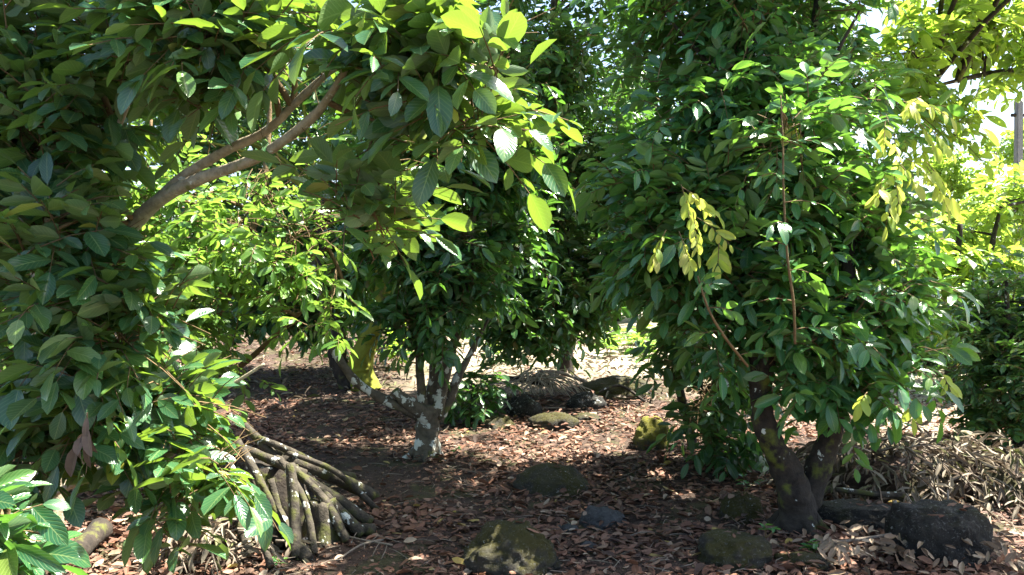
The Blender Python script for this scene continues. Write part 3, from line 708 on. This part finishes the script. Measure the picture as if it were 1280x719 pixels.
for t in TREES:
    lv = t['lv']; q = lv.P + lv.Y * (lv.L * .5)[:, None]; keep = np.ones(len(q), bool)
    for h_, r_ in HOLES:
        d_ = q - np.array(h_); tt = d_ @ sv_
        keep &= ~((tt > r_ + .12) & (np.linalg.norm(d_ - tt[:, None] * sv_, axis=1) < r_))
    t['lv'] = lv.sub(keep)
CELL = 6
zb = np.full((720 // CELL + 2, 1280 // CELL + 2), 1e9)
for t in TREES:
    sc, sx, sy, dist = t['lv'].score(); t['sc'] = (sc, sx, sy, dist)
    ok = (sc > 0)
    ix = (sx[ok] / CELL).astype(int); iy = (sy[ok] / CELL).astype(int)
    np.minimum.at(zb, (iy, ix), dist[ok])
HI_CACHE = {}
for t in TREES:
    lv = t['lv']; sc, sx, sy, dist = t['sc']
    n = len(lv.P); heroes = np.zeros(0, int)
    if t['hero']:
        ix = np.clip((sx / CELL).astype(int), 0, zb.shape[1] - 1); iy = np.clip((sy / CELL).astype(int), 0, zb.shape[0] - 1)
        vis = np.where(sc > 0, dist <= zb[iy, ix] + .03, False)
        order = np.argsort(-np.where(vis, sc, 0))
        heroes = order[:t['hero']]; heroes = heroes[(sc * vis)[heroes] > 0]
        key = t['mat'].name
        if key not in HI_CACHE: HI_CACHE[key] = leaf_meshes('leaf', SH_HI, t['mat'])
        lv.sub(heroes).objects('leaf', HI_CACHE[key], t['mat'], t['root'], t['org'])
    rest = np.setdiff1d(np.arange(n), heroes)
    link('crown', lv.sub(rest).bake('crown', t['shapes'], t['org']), t['mat'], t['root'], kind='stuff')

# ------------------------------------------------------------------ pale young leaf sprays and the withered cluster (parts of their trees)
def special(root, name, twigs, leaf, mat, droop, nl, per, length, down=.5):
    P = []; D = []
    tw = MB()
    for (px, py, y, k) in twigs:
        q = np.array(at(px, py, y))
        for _ in range(k):
            P.append(q + rng.normal(0, .035, 3)); D.append(np.array([rng.normal(0, .6), -.35 + rng.normal(0, .3), -down + rng.normal(0, .2)]))
    P = np.array(P); D = np.array(D)
    lv, (a_, b_, c_) = sprays(P, D, length * (.7 + .5 * rng.random(len(P))), nl, leaf, droop, jitter=.15)
    lv.Y = nrm(lv.Y - UP * .55); lv.Z = nrm(np.array([0, -1, .25]) + rng.normal(0, .35, lv.P.shape)); lv.Z = nrm(lv.Z - lv.Y * (lv.Z * lv.Y).sum(1, keepdims=True)); lv.X = np.cross(lv.Y, lv.Z)
    org = np.array(root.location)
    lv.objects(name, leaf_meshes(name, SH_HI, mat), mat, root, org)
    for i in range(len(P)):
        tw = MB(); tw.tube([Vector(a_[i]), Vector(b_[i]), Vector(c_[i])], [.003, .0024, .0016], n=4, step=3)
        link('leaf_stalk', tw.mesh('leaf_stalk', root.location), K_TWIG, root)
special(tF, 'young_leaf', [(852, 235, 4.25, 2), (868, 265, 4.2, 2), (846, 285, 4.2, 2), (890, 290, 4.25, 1)], .085, M_Y, .25, 9, 1, .20)
special(tF, 'young_leaf', [(1110, 160, 4.5, 2), (1140, 125, 4.5, 3), (1125, 190, 4.45, 2), (1152, 205, 4.5, 2), (1100, 205, 4.4, 2), (1155, 150, 4.5, 2), (1120, 230, 4.45, 1), (985, 135, 4.35, 1)], .095, M_Y, .25, 9, 1, .19)
special(tF, 'young_leaf', [(1140, 478, 4.35, 1), (1160, 474, 4.3, 1), (1085, 480, 4.3, 1)], .10, M_Y, .2, 6, 1, .12)
def shoot_leaves(root, pts, n, leaf, mat, length, nl=5):
    P = []; D = []
    for k in range(n):
        f = (k + .5) / n * (len(pts) - 1); i = int(f); q = at(*pts[i]).lerp(at(*pts[i + 1]), f - i)
        a_ = k * 2.5 + random.random(); P.append(q); D.append((math.cos(a_), -.45 + .6 * math.sin(a_), .25))
    lv, (a_, b_, c_) = sprays(np.array(P), np.array(D), length * (.7 + .5 * rng.random(n)), nl, leaf, .3)
    lv.objects('leaf', HI_CACHE[mat.name], mat, root, np.array(root.location))
    for i in range(n):
        tw = MB(); tw.tube([Vector(a_[i]), Vector(b_[i]), Vector(c_[i])], [.003, .0024, .0016], n=4, step=3); link('leaf_stalk', tw.mesh('leaf_stalk', root.location), K_TWIG, root)
shoot_leaves(tF, [(994, 430, bF.y - .55), (984, 320, bF.y - .66), (979, 240, bF.y - .66), (975, 120, bF.y - .6)], 9, .10, M_F, .17)
shoot_leaves(tF, [(935, 458, bF.y - .45), (885, 385, bF.y - .65), (872, 345, bF.y - .65)], 5, .10, M_F, .15)
special(tA, 'dead_leaf', [(107, 518, 2.5, 2)], .095, M_DEAD, .5, 5, 1, .05, 1.2)

# ------------------------------------------------------------------ boulders
ROCK_FOOT = []; ROCK_OBJ = []
def boulder(px, py_base, w, h, dep, mat, label, seed, group=None, rot=0.0, name='boulder', flat=.0, rough=.22):
    """px, py_base: foot of the stone facing the path; w, h, dep in metres; partly sunk"""
    p = on_ground(px, py_base); c = Vector((p.x, p.y + dep * .42, p.z))
    bm = bmesh.new(); bmesh.ops.create_icosphere(bm, subdivisions=5 if py_base > 640 else 4, radius=1)
    sv = Vector((seed * 7.3, seed * 3.1, seed * 1.7))
    for v in bm.verts:
        q = v.co.copy()
        n_ = noise.fractal(q * 1.1 + sv, 1.0, 2.0, 4) + .5 * (noise.voronoi(q * 1.3 + sv)[0][1] - noise.voronoi(q * 1.3 + sv)[0][0]) - .2
        cell = .075 * noise.fractal(q * 5 + sv, .6, 2.2, 6)
        q *= 1 + rough * n_ + cell
        if flat: q.z = min(q.z, 1 - flat + .12 * n_) if q.z > 0 else q.z
        q = Vector((q.x * w / 2, q.y * dep / 2, q.z * h * .88 + h * .08))
        v.co = q
    for f in bm.faces: f.smooth = True
    me = bpy.data.meshes.new('boulder'); bm.to_mesh(me); bm.free()
    o = link(name, me, mat, None, c, label=label, cat='rock', group=group); o.rotation_euler.z = rot
    ROCK_FOOT.append((c.x, c.y, w / 2, dep / 2, h)); ROCK_OBJ.append((o, c))
    return o
boulder(640, 728, .54, .23, .46, S_MOSS, 'rounded grey boulder with yellowish moss in the middle of the leaf litter', 1)
boulder(688, 622, .56, .19, .48, S_MOSS, 'low dark boulder with leaves lying on its flank, beyond the rounded grey boulder', 2, rough=.18)
boulder(757, 664, .30, .12, .26, S_GREY, 'small pale grey stone among fallen leaves', 3, name='stone')
boulder(737, 692, .11, .05, .10, S_GREY, 'tiny pale grey stone between the rounded boulder and the small stone', 4, name='stone')
boulder(710, 668, .14, .04, .12, S_GREY, 'flat grey stone sunk in litter next to the rounded boulder', 14, name='stone')
boulder(820, 563, .34, .27, .34, S_YEL, 'boulder covered with bright yellow moss beside the low dark tree', 5)
boulder(934, 655, .28, .15, .28, S_MOSS, 'mossy boulder with a seedling against the forked trunk', 6)
boulder(930, 714, .40, .17, .36, S_MOSS, 'broad mossy boulder with a white lichen spot below the forked trunk', 7, flat=.2)
boulder(1195, 712, .56, .33, .42, S_DARK, 'big blackish block of rock with white lichen spots under the brush heap', 8, flat=.22, rough=.24)
boulder(1090, 668, .62, .17, .40, S_DARK, 'long low blackish rock between the forked trunk and the big block', 9, flat=.3)
boulder(1015, 715, .30, .06, .22, S_MOSS, 'flat stone flush with the litter in front of the forked trunk', 15, name='stone')
boulder(657, 523, .40, .22, .36, S_DARK, 'blackish boulder on the rise beside the small shrub', 10)
boulder(736, 512, .44, .18, .36, S_DARK, 'blackish flat-topped boulder under the drooping dark tree', 11)
boulder(694, 539, .46, .17, .38, S_MOSS, 'green mossy boulder at the edge of the leaf litter', 12)
boulder(622, 537, .36, .11, .30, S_MOSS, 'small sunlit mossy boulder at the edge of the leaf litter', 13)
boulder(775, 500, .95, .24, .7, S_MOSS, 'wide low mossy boulder at the top of the rise', 16, rough=.15)
boulder(733, 528, .34, .08, .28, S_MOSS, 'low mossy stone between two boulders on the rise', 17, name='stone')
boulder(1230, 510, .5, .08, .4, S_GREY, 'flat pale stone on the sunny clearing', 18, name='stone')

# ------------------------------------------------------------------ log pile
def log(pts, r, label, mat=K_LOG, n=10, taper=.8, bump=.16, name='log', cat='log', group=None):
    base = pts[-1]
    mb = MB(); m = len(pts)
    mb.tube(pts, [r * (taper + (1 - taper) * i / (m - 1)) for i in range(m)], n=n, step=5, bump=bump, bs=12)
    return link(name, mb.mesh(name, base), mat, None, base, label=label, cat=cat, group=group)
def gnd(px, py, r=0.0):
    p = on_ground(px, py); return Vector((p.x, p.y, p.z + r))
G_L = 'logs leaning on the old stump'
log([at(284, 575, 4.45), at(308, 625, 4.3), gnd(338, 716, .02)], .020, 'thin curved pole at the outer edge of the log pile', group=G_L)
log([at(296, 552, 4.7), at(318, 590, 4.55), at(340, 640, 4.4), gnd(370, 693, .03)], .030, 'long bent log leaning from the top of the pile', group=G_L)
log([at(326, 604, 4.42), at(343, 640, 4.36), gnd(362, 684, .03)], .023, 'short pole lying along the long bent log', group=G_L)
log([at(362, 580, 4.45), at(367, 640, 4.35), gnd(369, 702, .01)], .034, 'straight upright log with a mossy sawn top leaning on the pile', group=G_L)
log([at(375, 596, 4.75), at(420, 624, 4.68), gnd(462, 662, .04)], .036, 'thick mossy log sloping down towards the path', group=G_L)
log([at(352, 574, 5.0), at(410, 594, 5.0), gnd(468, 632, .05)], .046, 'thickest dark mossy log along the back of the pile', group=G_L)
log([at(300, 560, 4.85), at(335, 574, 4.8), at(380, 594, 4.75)], .032, 'log lying across the top of the pile', group=G_L)
log([at(305, 532, 5.0), at(325, 552, 4.95), at(352, 580, 4.85)], .030, 'grey log poking out of the top of the pile under the leaves', group=G_L)
log([at(400, 640, 4.62), gnd(432, 668, .04), gnd(466, 672, .04)], .034, 'short log lying on the soil at the foot of the pile', group=G_L)
log([at(340, 560, 5.05), at(400, 590, 5.2), gnd(440, 606, .05)], .036, 'dark log half hidden behind the thickest log', group=G_L)
log([at(300, 600, 4.6), at(316, 650, 4.5), gnd(330, 690, .04)], .036, 'dark log inside the pile behind the thin curved pole', group=G_L)
LAB = ['slim grey pole fanning out at the back of the pile', 'slim mossy pole beside the upright log', 'slim pole crossing behind the long bent log', 'slim crooked pole between the stump and the sloping log',
       'slim pole half buried at the foot of the upright log', 'slim dark pole under the thin curved pole', 'slim lichen-spotted pole on top of the thickest log', 'slim broken pole pointing at the path']
PO = [((322, 548, 4.95), (372, 566, 5.0), (428, 600)), ((350, 575, 4.6), (382, 630, 4.45), (392, 698)), ((305, 566, 4.75), (322, 620, 4.55), (350, 690)), ((368, 588, 4.7), (405, 630, 4.55), (432, 680)),
      ((338, 600, 4.55), (352, 650, 4.42), (384, 704)), ((276, 590, 4.5), (292, 640, 4.4), (312, 700)), ((356, 566, 4.9), (412, 588, 4.92), (470, 640)), ((384, 600, 4.65), (420, 640, 4.6), (452, 672))]
for (p0, p1, p2), lb in zip(PO, LAB):
    m1 = at(*p1) + Vector((random.gauss(0, .02), random.gauss(0, .02), random.gauss(0, .015)))
    log([at(*p0), m1, gnd(*p2, .01)], .022 + .012 * random.random(), lb, group=G_L, taper=.75, bump=.22)
def stump(c, r, h, label, mat, seed):
    V = []; Q = []; T = []; n = 36; m = 9
    for i in range(m):
        t = i / (m - 1)
        for k in range(n):
            a_ = 2 * math.pi * k / n
            rr = r * (1 - .5 * t) * (1 + .20 * math.sin(a_ * 5 + seed) * (1 - t) + .16 * noise.noise(Vector((math.cos(a_) * 2, math.sin(a_) * 2, t * 3 + seed))))
            V.append((rr * math.cos(a_), rr * math.sin(a_), -.05 + h * t + (.025 * noise.noise(Vector((math.cos(a_) * 2, math.sin(a_) * 2, seed))) if i == m - 1 else 0)))
    for i in range(m - 1):
        for k in range(n):
            a_ = i * n + k; b_ = i * n + (k + 1) % n; Q.append((a_, b_, b_ + n, a_ + n))
    V.append((0, 0, h - .06)); ci = len(V) - 1
    for k in range(n): T.append(((m - 1) * n + k, (m - 1) * n + (k + 1) % n, ci))
    return link('stump', mesh_np('stump', V, T, Q), mat, None, c, label=label, cat='stump')
p = gnd(395, 690); stump(Vector((p.x - .02, p.y + .22, p.z)), .15, .27, 'old fluted mossy stump in the middle of the log pile', K_LOG, 2.0)
p = gnd(330, 660); stump(Vector((p.x, p.y + .22, p.z)), .34, .40, 'dark stump-shaped mass added to fill the darkness under the log pile', K_DARK, 5.0)  # dark filler put in for the gloom between the logs
log([gnd(92, 712, .07), gnd(92, 712, .07) + Vector((-.05, .35, .02))], .065, 'sawn log end lying under the low leaves of the big tree', K_DARK, name='log')

# ------------------------------------------------------------------ fallen leaves
def litter_density(x, y):
    px = x / y * F + 640; py = HZ + CAMZ / y * F
    dns = 1.0
    if y > 9.3: dns *= .30 if x > -1.5 else .8
    bare = math.exp(-(((px - 480) / 110) ** 2 + ((py - 600) / 38) ** 2)) + .8 * math.exp(-(((px - 470) / 90) ** 2 + ((py - 700) / 40) ** 2))
    dns *= 1 - min(.93, bare * 1.25)
    dns *= .22 + 1.5 * max(0, .42 + noise.noise(Vector((x * 1.3, y * 1.3, 9))) + .4 * noise.noise(Vector((x * 4, y * 4, 2))))
    return dns
P = []
for _ in range(150000):
    y = 2.6 + (15.5 - 2.6) * random.random() ** 1.35; x = (random.random() * 1.5 - .75) * y
    if x < -3.6 and y < 6: continue
    if random.random() > litter_density(x, y) * (.9 if y < 9.3 else .5) : continue
    inside = False; zt = gz(x, y)
    for (cx, cy_, rx, ry, h) in ROCK_FOOT:
        q = ((x - cx) / rx) ** 2 + ((y - cy_) / ry) ** 2
        if q < .90:
            inside = True; break
    if inside: continue
    P.append((x, y, zt + .006 + .03 * random.random() ** 2))
    if len(P) >= 48000: break
for (cx, cy_, rx, ry, h) in ROCK_FOOT:
    for _ in range(int(70 * (rx + ry))):
        a_ = random.random() * 6.283; q = .90 + .35 * random.random() ** 2
        x = cx + rx * q * math.cos(a_); y = cy_ + ry * q * math.sin(a_)
        P.append((x, y, gz(x, y) + .02 + .05 * random.random() * (1.3 - q) / .4))
from mathutils.bvhtree import BVHTree
top_z = []
for (o, c), (cx, cy_, rx, ry, h) in zip(ROCK_OBJ, ROCK_FOOT):
    tr = BVHTree.FromPolygons([v.co for v in o.data.vertices], [p_.vertices for p_ in o.data.polygons])
    for _ in range(int(16 * (rx + ry)) + 1):
        a_ = random.random() * 6.283; q = .75 * math.sqrt(random.random())
        lx = rx * q * math.cos(a_); ly = ry * q * math.sin(a_)
        hit, nn, _, _ = tr.ray_cast(Vector((lx, ly, 3)), Vector((0, 0, -1)))
        if hit and nn.z > .6: top_z.append((c.x + lx, c.y + ly, c.z + hit.z + .006))
P += top_z
for (bx, r_) in ((bF, .24), (bC, .19)):
    for _ in range(90):
        a_ = random.random() * 6.283; q = r_ * (.85 + .7 * random.random() ** 1.5); x = bx.x + q * math.cos(a_); y = bx.y + q * math.sin(a_)
        P.append((x, y, gz(x, y) + .01 + .05 * random.random() * r_ / q))
P = np.array(P); n = len(P)
th = rng.random(n) * 6.283
Y = np.stack([np.cos(th), np.sin(th), rng.normal(0, .16, n)], 1)
Z = np.stack([rng.normal(0, .30, n), rng.normal(0, .30, n), np.ones(n) * np.where(rng.random(n) < .3, -1, 1)], 1)
Lt = np.where(rng.random(n) < .5, .022 + .04 * rng.random(n), .055 + .042 * rng.random(n))
lit = Leaves(P, Y, Z, Lt, (.85 + .4 * rng.random(n)))
sc, sx, sy, dist = lit.score()
ix = np.clip((sx / CELL).astype(int), 0, zb.shape[1] - 1); iy = np.clip((sy / CELL).astype(int), 0, zb.shape[0] - 1)
vis = np.where(sc > 0, dist <= zb[iy, ix], False)
order = np.argsort(-np.where(vis, sc, 0))[:300]
litter = link('leaf_litter', lit.sub(np.setdiff1d(np.arange(n), order)).bake('leaf_litter', SH_DRY, (0, 0, 0)), M_LITTER, label='reddish brown layer of fallen leaves covering the grove floor', cat='leaf litter', kind='stuff')
lit.sub(order).objects('fallen_leaf', leaf_meshes('fallen_leaf', SH_DRYHI, M_LITTER), M_LITTER, litter, np.zeros(3))

m_ = 26000
yy = 2.8 + 6.0 * rng.random(m_) ** 1.2; xx = (rng.random(m_) * 1.4 - .70) * yy
Pc = np.array([(x, y, gz(x, y) + .004 + .01 * random.random()) for x, y in zip(xx, yy)])
cr = Leaves(Pc, np.stack([rng.normal(0, 1, m_), rng.normal(0, 1, m_), rng.normal(0, .3, m_)], 1), np.stack([rng.normal(0, .5, m_), rng.normal(0, .5, m_), np.ones(m_)], 1), .010 + .022 * rng.random(m_))
link('leaf_crumbs', cr.bake('leaf_crumbs', SH_FAR, (0, 0, 0)), M_LITTER, label='crushed brown leaf crumbs on the bare soil of the path', cat='leaf crumbs', kind='stuff')
# pale debris: twigs and straw in the litter
mb = MB()
for _ in range(1800):
    y = 2.8 + 9 * random.random() ** 1.3; x = (random.random() * 1.5 - .75) * y
    a_ = random.random() * 6.28; L = .05 + .16 * random.random()
    p0 = Vector((x, y, gz(x, y) + .012)); p1 = Vector((x + L * math.cos(a_), y + L * math.sin(a_), 0)); p1.z = gz(p1.x, p1.y) + .012 + .03 * random.random()
    mb.tube([p0, (p0 + p1) / 2 + Vector((random.gauss(0, .012), random.gauss(0, .012), .008)), p1], [.003, .0026, .0015], n=4, step=2)
link('twig_litter', mb.mesh('twig_litter'), K_STICK, label='thin broken twigs strewn through the fallen leaves', cat='twigs', kind='stuff')

m_ = 5200
yy = 8.8 + 7.0 * rng.random(m_); xx = (rng.random(m_) * 1.35 - .42) * yy
Pd = np.array([(x, y, gz(x, y) + .01 + .05 * random.random()) for x, y in zip(xx, yy)])
dbr = Leaves(Pd, np.stack([rng.normal(0, 1, m_), rng.normal(0, 1, m_), rng.normal(0, .25, m_)], 1), np.stack([rng.normal(0, .5, m_), rng.normal(0, .5, m_), np.ones(m_)], 1), .06 + .13 * rng.random(m_))
link('straw_litter', dbr.bake('straw_litter', SH_NARROW, (0, 0, 0)), M_STRAW, label='dry straw and withered leaves scattered over the sunlit clearing', cat='straw', kind='stuff')

# ------------------------------------------------------------------ dry brush heaps
def heap(blobs, n, mat, shapes, leaf, label, name='brush_heap', nst=160, rach=.30, nl=9):
    P, D = [], []
    for (c, r, k) in blobs:
        m = int(n * k); d_ = nrm(rng.normal(0, 1, (m, 3))); d_[:, 2] = np.abs(d_[:, 2])
        P.append(np.array(c) + d_ * np.array(r) * (.75 + .3 * rng.random(m))[:, None])
        t = rng.random(m) * 6.283
        D.append(np.stack([np.cos(t), np.sin(t), -.2 + rng.normal(0, .35, m)], 1) + d_ * .5)
    P = np.concatenate(P); D = np.concatenate(D)
    lv, (a_, b_, c_) = sprays(P, D, rach * (.6 + .6 * rng.random(len(P))), nl, leaf, .5, ang=35, jitter=.5)
    g_ = np.array([gz(x, y) for x, y in lv.P[:, :2]]); lv.P[:, 2] = np.maximum(lv.P[:, 2], g_ + .02)
    o = link(name, lv.bake(name, shapes, (0, 0, 0)), mat, label=label, cat='dry brush', kind='stuff')
    mb = MB()
    for i in range(min(nst, len(P))): mb.tube([Vector(a_[i]), Vector(b_[i]), Vector(c_[i])], [.008, .006, .003], n=4, step=2)
    link('stalks', mb.mesh('stalks'), K_STICK, o, kind='stuff')
    return o
def mound(c, r, label, mat, seed):
    bm = bmesh.new(); bmesh.ops.create_icosphere(bm, subdivisions=4, radius=1)
    for v in bm.verts:
        q = v.co * (1 + .25 * noise.fractal(v.co * 2 + Vector((seed, 0, 0)), 1, 2, 4)); v.co = Vector((q.x * r[0], q.y * r[1], q.z * r[2]))
    for f in bm.faces: f.smooth = True
    me = bpy.data.meshes.new('earth_bank'); bm.to_mesh(me); bm.free()
    return link('earth_bank', me, mat, None, c, kind='structure')
q = on_ground(1165, 640)
h1 = Vector((q.x, q.y + .55, q.z))
mound(h1 - Vector((0, 0, .02)), (.55, .42, .30), '', M_SOIL, 3)
mound(h1 + Vector((.62, -.05, -.04)), (.40, .36, .26), '', M_SOIL, 8)
heap([((h1.x, h1.y, h1.z), (.66, .52, .42), .62), ((h1.x + .62, h1.y - .10, h1.z), (.46, .46, .36), .38)], 420, M_STRAW, SH_NARROW, .11, 'heap of dry grey-brown cut branches and withered leaves behind the big block')
q = on_ground(250, 705)
heap([((q.x, q.y + .15, q.z), (.42, .30, .22), 1.0)], 95, M_STRAW, SH_NARROW, .11, 'dry straw-coloured brush on the soil under the big glossy-leaved tree')
q = on_ground(675, 497)
# dead palm frond hanging over the rise
fr = empty('palm_frond', q, 'bundle of dead pale palm fronds lying on the rise above the boulders', 'palm frond')
for k in range(80):
    a_ = random.gauss(-1.5, .75); L = .20 + .5 * random.random()
    top = Vector((random.gauss(0, .10), .12 + random.gauss(0, .08), .24 + random.gauss(0, .04)))
    tip = Vector((top.x + L * math.cos(a_), top.y + L * math.sin(a_) * .6, .03 + .05 * random.random()))
    mid = (top + tip) / 2 + Vector((random.gauss(0, .04), random.gauss(0, .03), .05 + random.gauss(0, .04)))
    mb = MB(); mb.tube([top, mid, tip], [.005, .008, .002], n=5, step=4)
    link('frond_leaflet', mb.mesh('frond_leaflet'), K_FROND, fr)
mb = MB(); mb.tube([Vector((-.02, .1, .29)), Vector((.25, .35, .25)), Vector((.6, .6, .10))], [.018, .022, .026], n=7, step=4)
link('stalk', mb.mesh('stalk'), K_STICK, fr)

# tan leaves fanned over the litter in front of the blackish rocks
q = on_ground(1110, 700)
m_ = 190; t = rng.random(m_)
Pt = np.stack([q.x - .35 + .95 * t + rng.normal(0, .08, m_), q.y + rng.normal(0, .12, m_) - .03, np.zeros(m_)], 1)
Pt[:, 2] = [gz(x, y) + .05 + .10 * random.random() for x, y in Pt[:, :2]]
tl = Leaves(Pt, np.stack([rng.normal(0, .7, m_), -.5 + rng.normal(0, .4, m_), -.35 + rng.normal(0, .25, m_)], 1), np.stack([rng.normal(0, .4, m_), -.7 + rng.normal(0, .3, m_), np.ones(m_) * .7], 1), .05 + .045 * rng.random(m_), .6 + .35 * rng.random(m_))
tanr = empty('withered_branch', q, 'withered cut branch with pale tan leaves in front of the blackish rocks', 'branch')
mb = MB(); mb.tube([q + Vector((-.42, .05, .05)), q + Vector((0, .04, .11)), q + Vector((.35, .10, .17)), q + Vector((.46, .25, .30))], [.010, .010, .008, .005], n=6, step=4)
link('stem', mb.mesh('stem', q), K_STICK, tanr)
tl.objects('withered_leaf', leaf_meshes('withered_leaf', SH_DRYHI, M_TAN), M_TAN, tanr, np.array(q))

# ------------------------------------------------------------------ sticks and poles lying about
def stick(pts, r, label, mat=K_STICK, name='stick'): return log(pts, r, label, mat, 7, .7, .08, name, 'stick')
stick([gnd(1112, 712, .0), at(1114, 680, 4.25), at(1118, 652, 4.28), at(1120, 626, 4.3)], .010, 'thin upright stick poking out of the tan leaves')
stick([at(1045, 612, 5.05), at(1090, 618, 5.0), gnd(1132, 640, .10)], .022, 'grey branch lying along the back of the long low rock', K_LOG)
stick([at(1090, 565, 5.6), at(1160, 572, 5.5), at(1230, 590, 5.4)], .012, 'long dry stick lying level across the brush heap')
stick([at(1130, 545, 5.7), at(1180, 568, 5.5), at(1215, 590, 5.4)], .010, 'dry stick slanting down the face of the brush heap')
stick([at(1168, 540, 5.8), at(1164, 560, 5.6), at(1160, 585, 5.5)], .012, 'short dry stick standing upright in the brush heap')
stick([at(1190, 548, 5.7), at(1215, 548, 5.6), at(1236, 562, 5.5)], .008, 'pale curved twig at the top of the brush heap')
stick([at(1150, 595, 5.2), at(1185, 620, 5.1), at(1200, 640, 5.0)], .009, 'dry stick slanting behind the big block')
stick([at(1134, 618, 4.7), at(1148, 640, 4.6), at(1165, 668, 4.4)], .006, 'thin twig leaning on the big block of rock')
stick([at(575, 470, 9.4), at(630, 472, 9.3), at(690, 482, 9.2)], .030, 'dark fallen pole lying behind the blackish boulder', K_DARK)
stick([gnd(618, 520, .02), at(634, 508, 8.4), at(648, 502, 8.5)], .016, 'grey stick leaning on the blackish boulder by the small shrub')
stick([gnd(668, 512, .02), gnd(688, 514, .03), gnd(706, 513, .02)], .012, 'pale stick lying flat below the palm fronds')
stick([gnd(745, 503, .10), gnd(775, 500, .16), gnd(806, 507, .04)], .018, 'dark curved stick on the wide low mossy boulder', K_DARK)
stick([gnd(420, 706, .01), gnd(450, 690, .03), gnd(480, 678, .01)], .007, 'thin crooked twig on bare soil in front of the logs')
stick([gnd(400, 665, .02), gnd(440, 680, .03), gnd(490, 686, .01)], .006, 'long thin twig on the soil beside the short log')
stick([gnd(640, 668, .02), gnd(600, 690, .03), gnd(588, 708, .01)], .006, 'pale twig resting beside the rounded grey boulder')

# ------------------------------------------------------------------ seedlings and weeds
def weed(p, h, n, L, mat, label, name='seedling', group=None, spread=1.0):
    root = empty(name, p, label, 'seedling' if name == 'seedling' else 'weed', group)
    mb = MB(); P = []; Y = []; Z = []
    tips = []
    for k in range(max(1, n // 5)):
        tip = Vector((random.gauss(0, .05 * spread), random.gauss(0, .05 * spread), h * (.8 + .3 * random.random())))
        mb.tube([Vector((0, 0, -.01)), tip * .5 + Vector((random.gauss(0, .01), 0, 0)), tip], [.004, .003, .002], n=5, step=3); tips.append(tip)
    link('stem', mb.mesh('stem'), K_TWIG, root)
    for k in range(n):
        tip = tips[k % len(tips)]; a_ = k * 2.4 + random.random(); f = .45 + .55 * random.random()
        P.append(np.array(p) + np.array(tip * f)); Y.append((math.cos(a_), math.sin(a_), .15 + random.gauss(0, .2))); Z.append((random.gauss(0, .3), random.gauss(0, .3), 1))
    lv = Leaves(P, Y, Z, L * (.7 + .5 * rng.random(n)))
    lv.objects('leaf', WEED[mat.name], mat, root, np.array(p))
WEED = {m.name: leaf_meshes('weed_leaf', SH_HI, m) for m in (M_F, M_H, M_B)}
weed(gnd(931, 650, .16), .10, 14, .055, M_F, 'small green seedling growing on the mossy boulder by the forked trunk')
weed(gnd(1022, 700), .10, 16, .06, M_F, 'low green seedling among the leaves below the long low rock')
weed(gnd(990, 668), .10, 8, .08, M_H, 'yellow-green seedling at the foot of the forked trunk')
weed(gnd(566, 570), .07, 10, .05, M_F, 'tiny green seedling next to the lichened trunk')
weed(gnd(350, 710), .05, 10, .05, M_F, 'tiny green seedling in front of the upright log')
weed(gnd(958, 700, .12), .05, 12, .05, M_F, 'low green seedling on the broad mossy boulder')
random.seed(3)
for k in range(30):
    px = random.choice([random.uniform(560, 690), random.uniform(470, 520), random.uniform(760, 830)]); y = random.uniform(11.5, 14.5)
    x = (px - 640) / F * y
    weed(Vector((x, y, gz(x, y))), .22 + .2 * random.random(), 20, .20, random.choice([M_H, M_B]), 'leafy yellow-green weed on the sunlit ground beyond the boulders', 'weed', 'weeds on the sunlit ground', 2.5)

# ------------------------------------------------------------------ grey post by the clearing
y = 13.0; x = (1272 - 640) / F * y; b = Vector((x, y, gz(x, y)))
post = empty('post', b, 'plain grey concrete post rising among the yellowish trees', 'post')
bm = bmesh.new(); bmesh.ops.create_cube(bm, size=1)
for v in bm.verts: v.co = Vector((v.co.x * (.12 if v.co.z < 0 else .10), v.co.y * (.12 if v.co.z < 0 else .10), (v.co.z + .5) * 4.2))
bmesh.ops.bevel(bm, geom=bm.edges[:], offset=.012, segments=2, affect='EDGES')
me = bpy.data.meshes.new('shaft'); bm.to_mesh(me); bm.free()
link('shaft', me, S_POST, post)
mb = MB(); mb.tube([Vector((-.12, 0, 3.9)), Vector((.3, 0, 3.9))], [.03, .03], n=6, step=1); link('crossbar', mb.mesh('crossbar'), K_DARK, post)
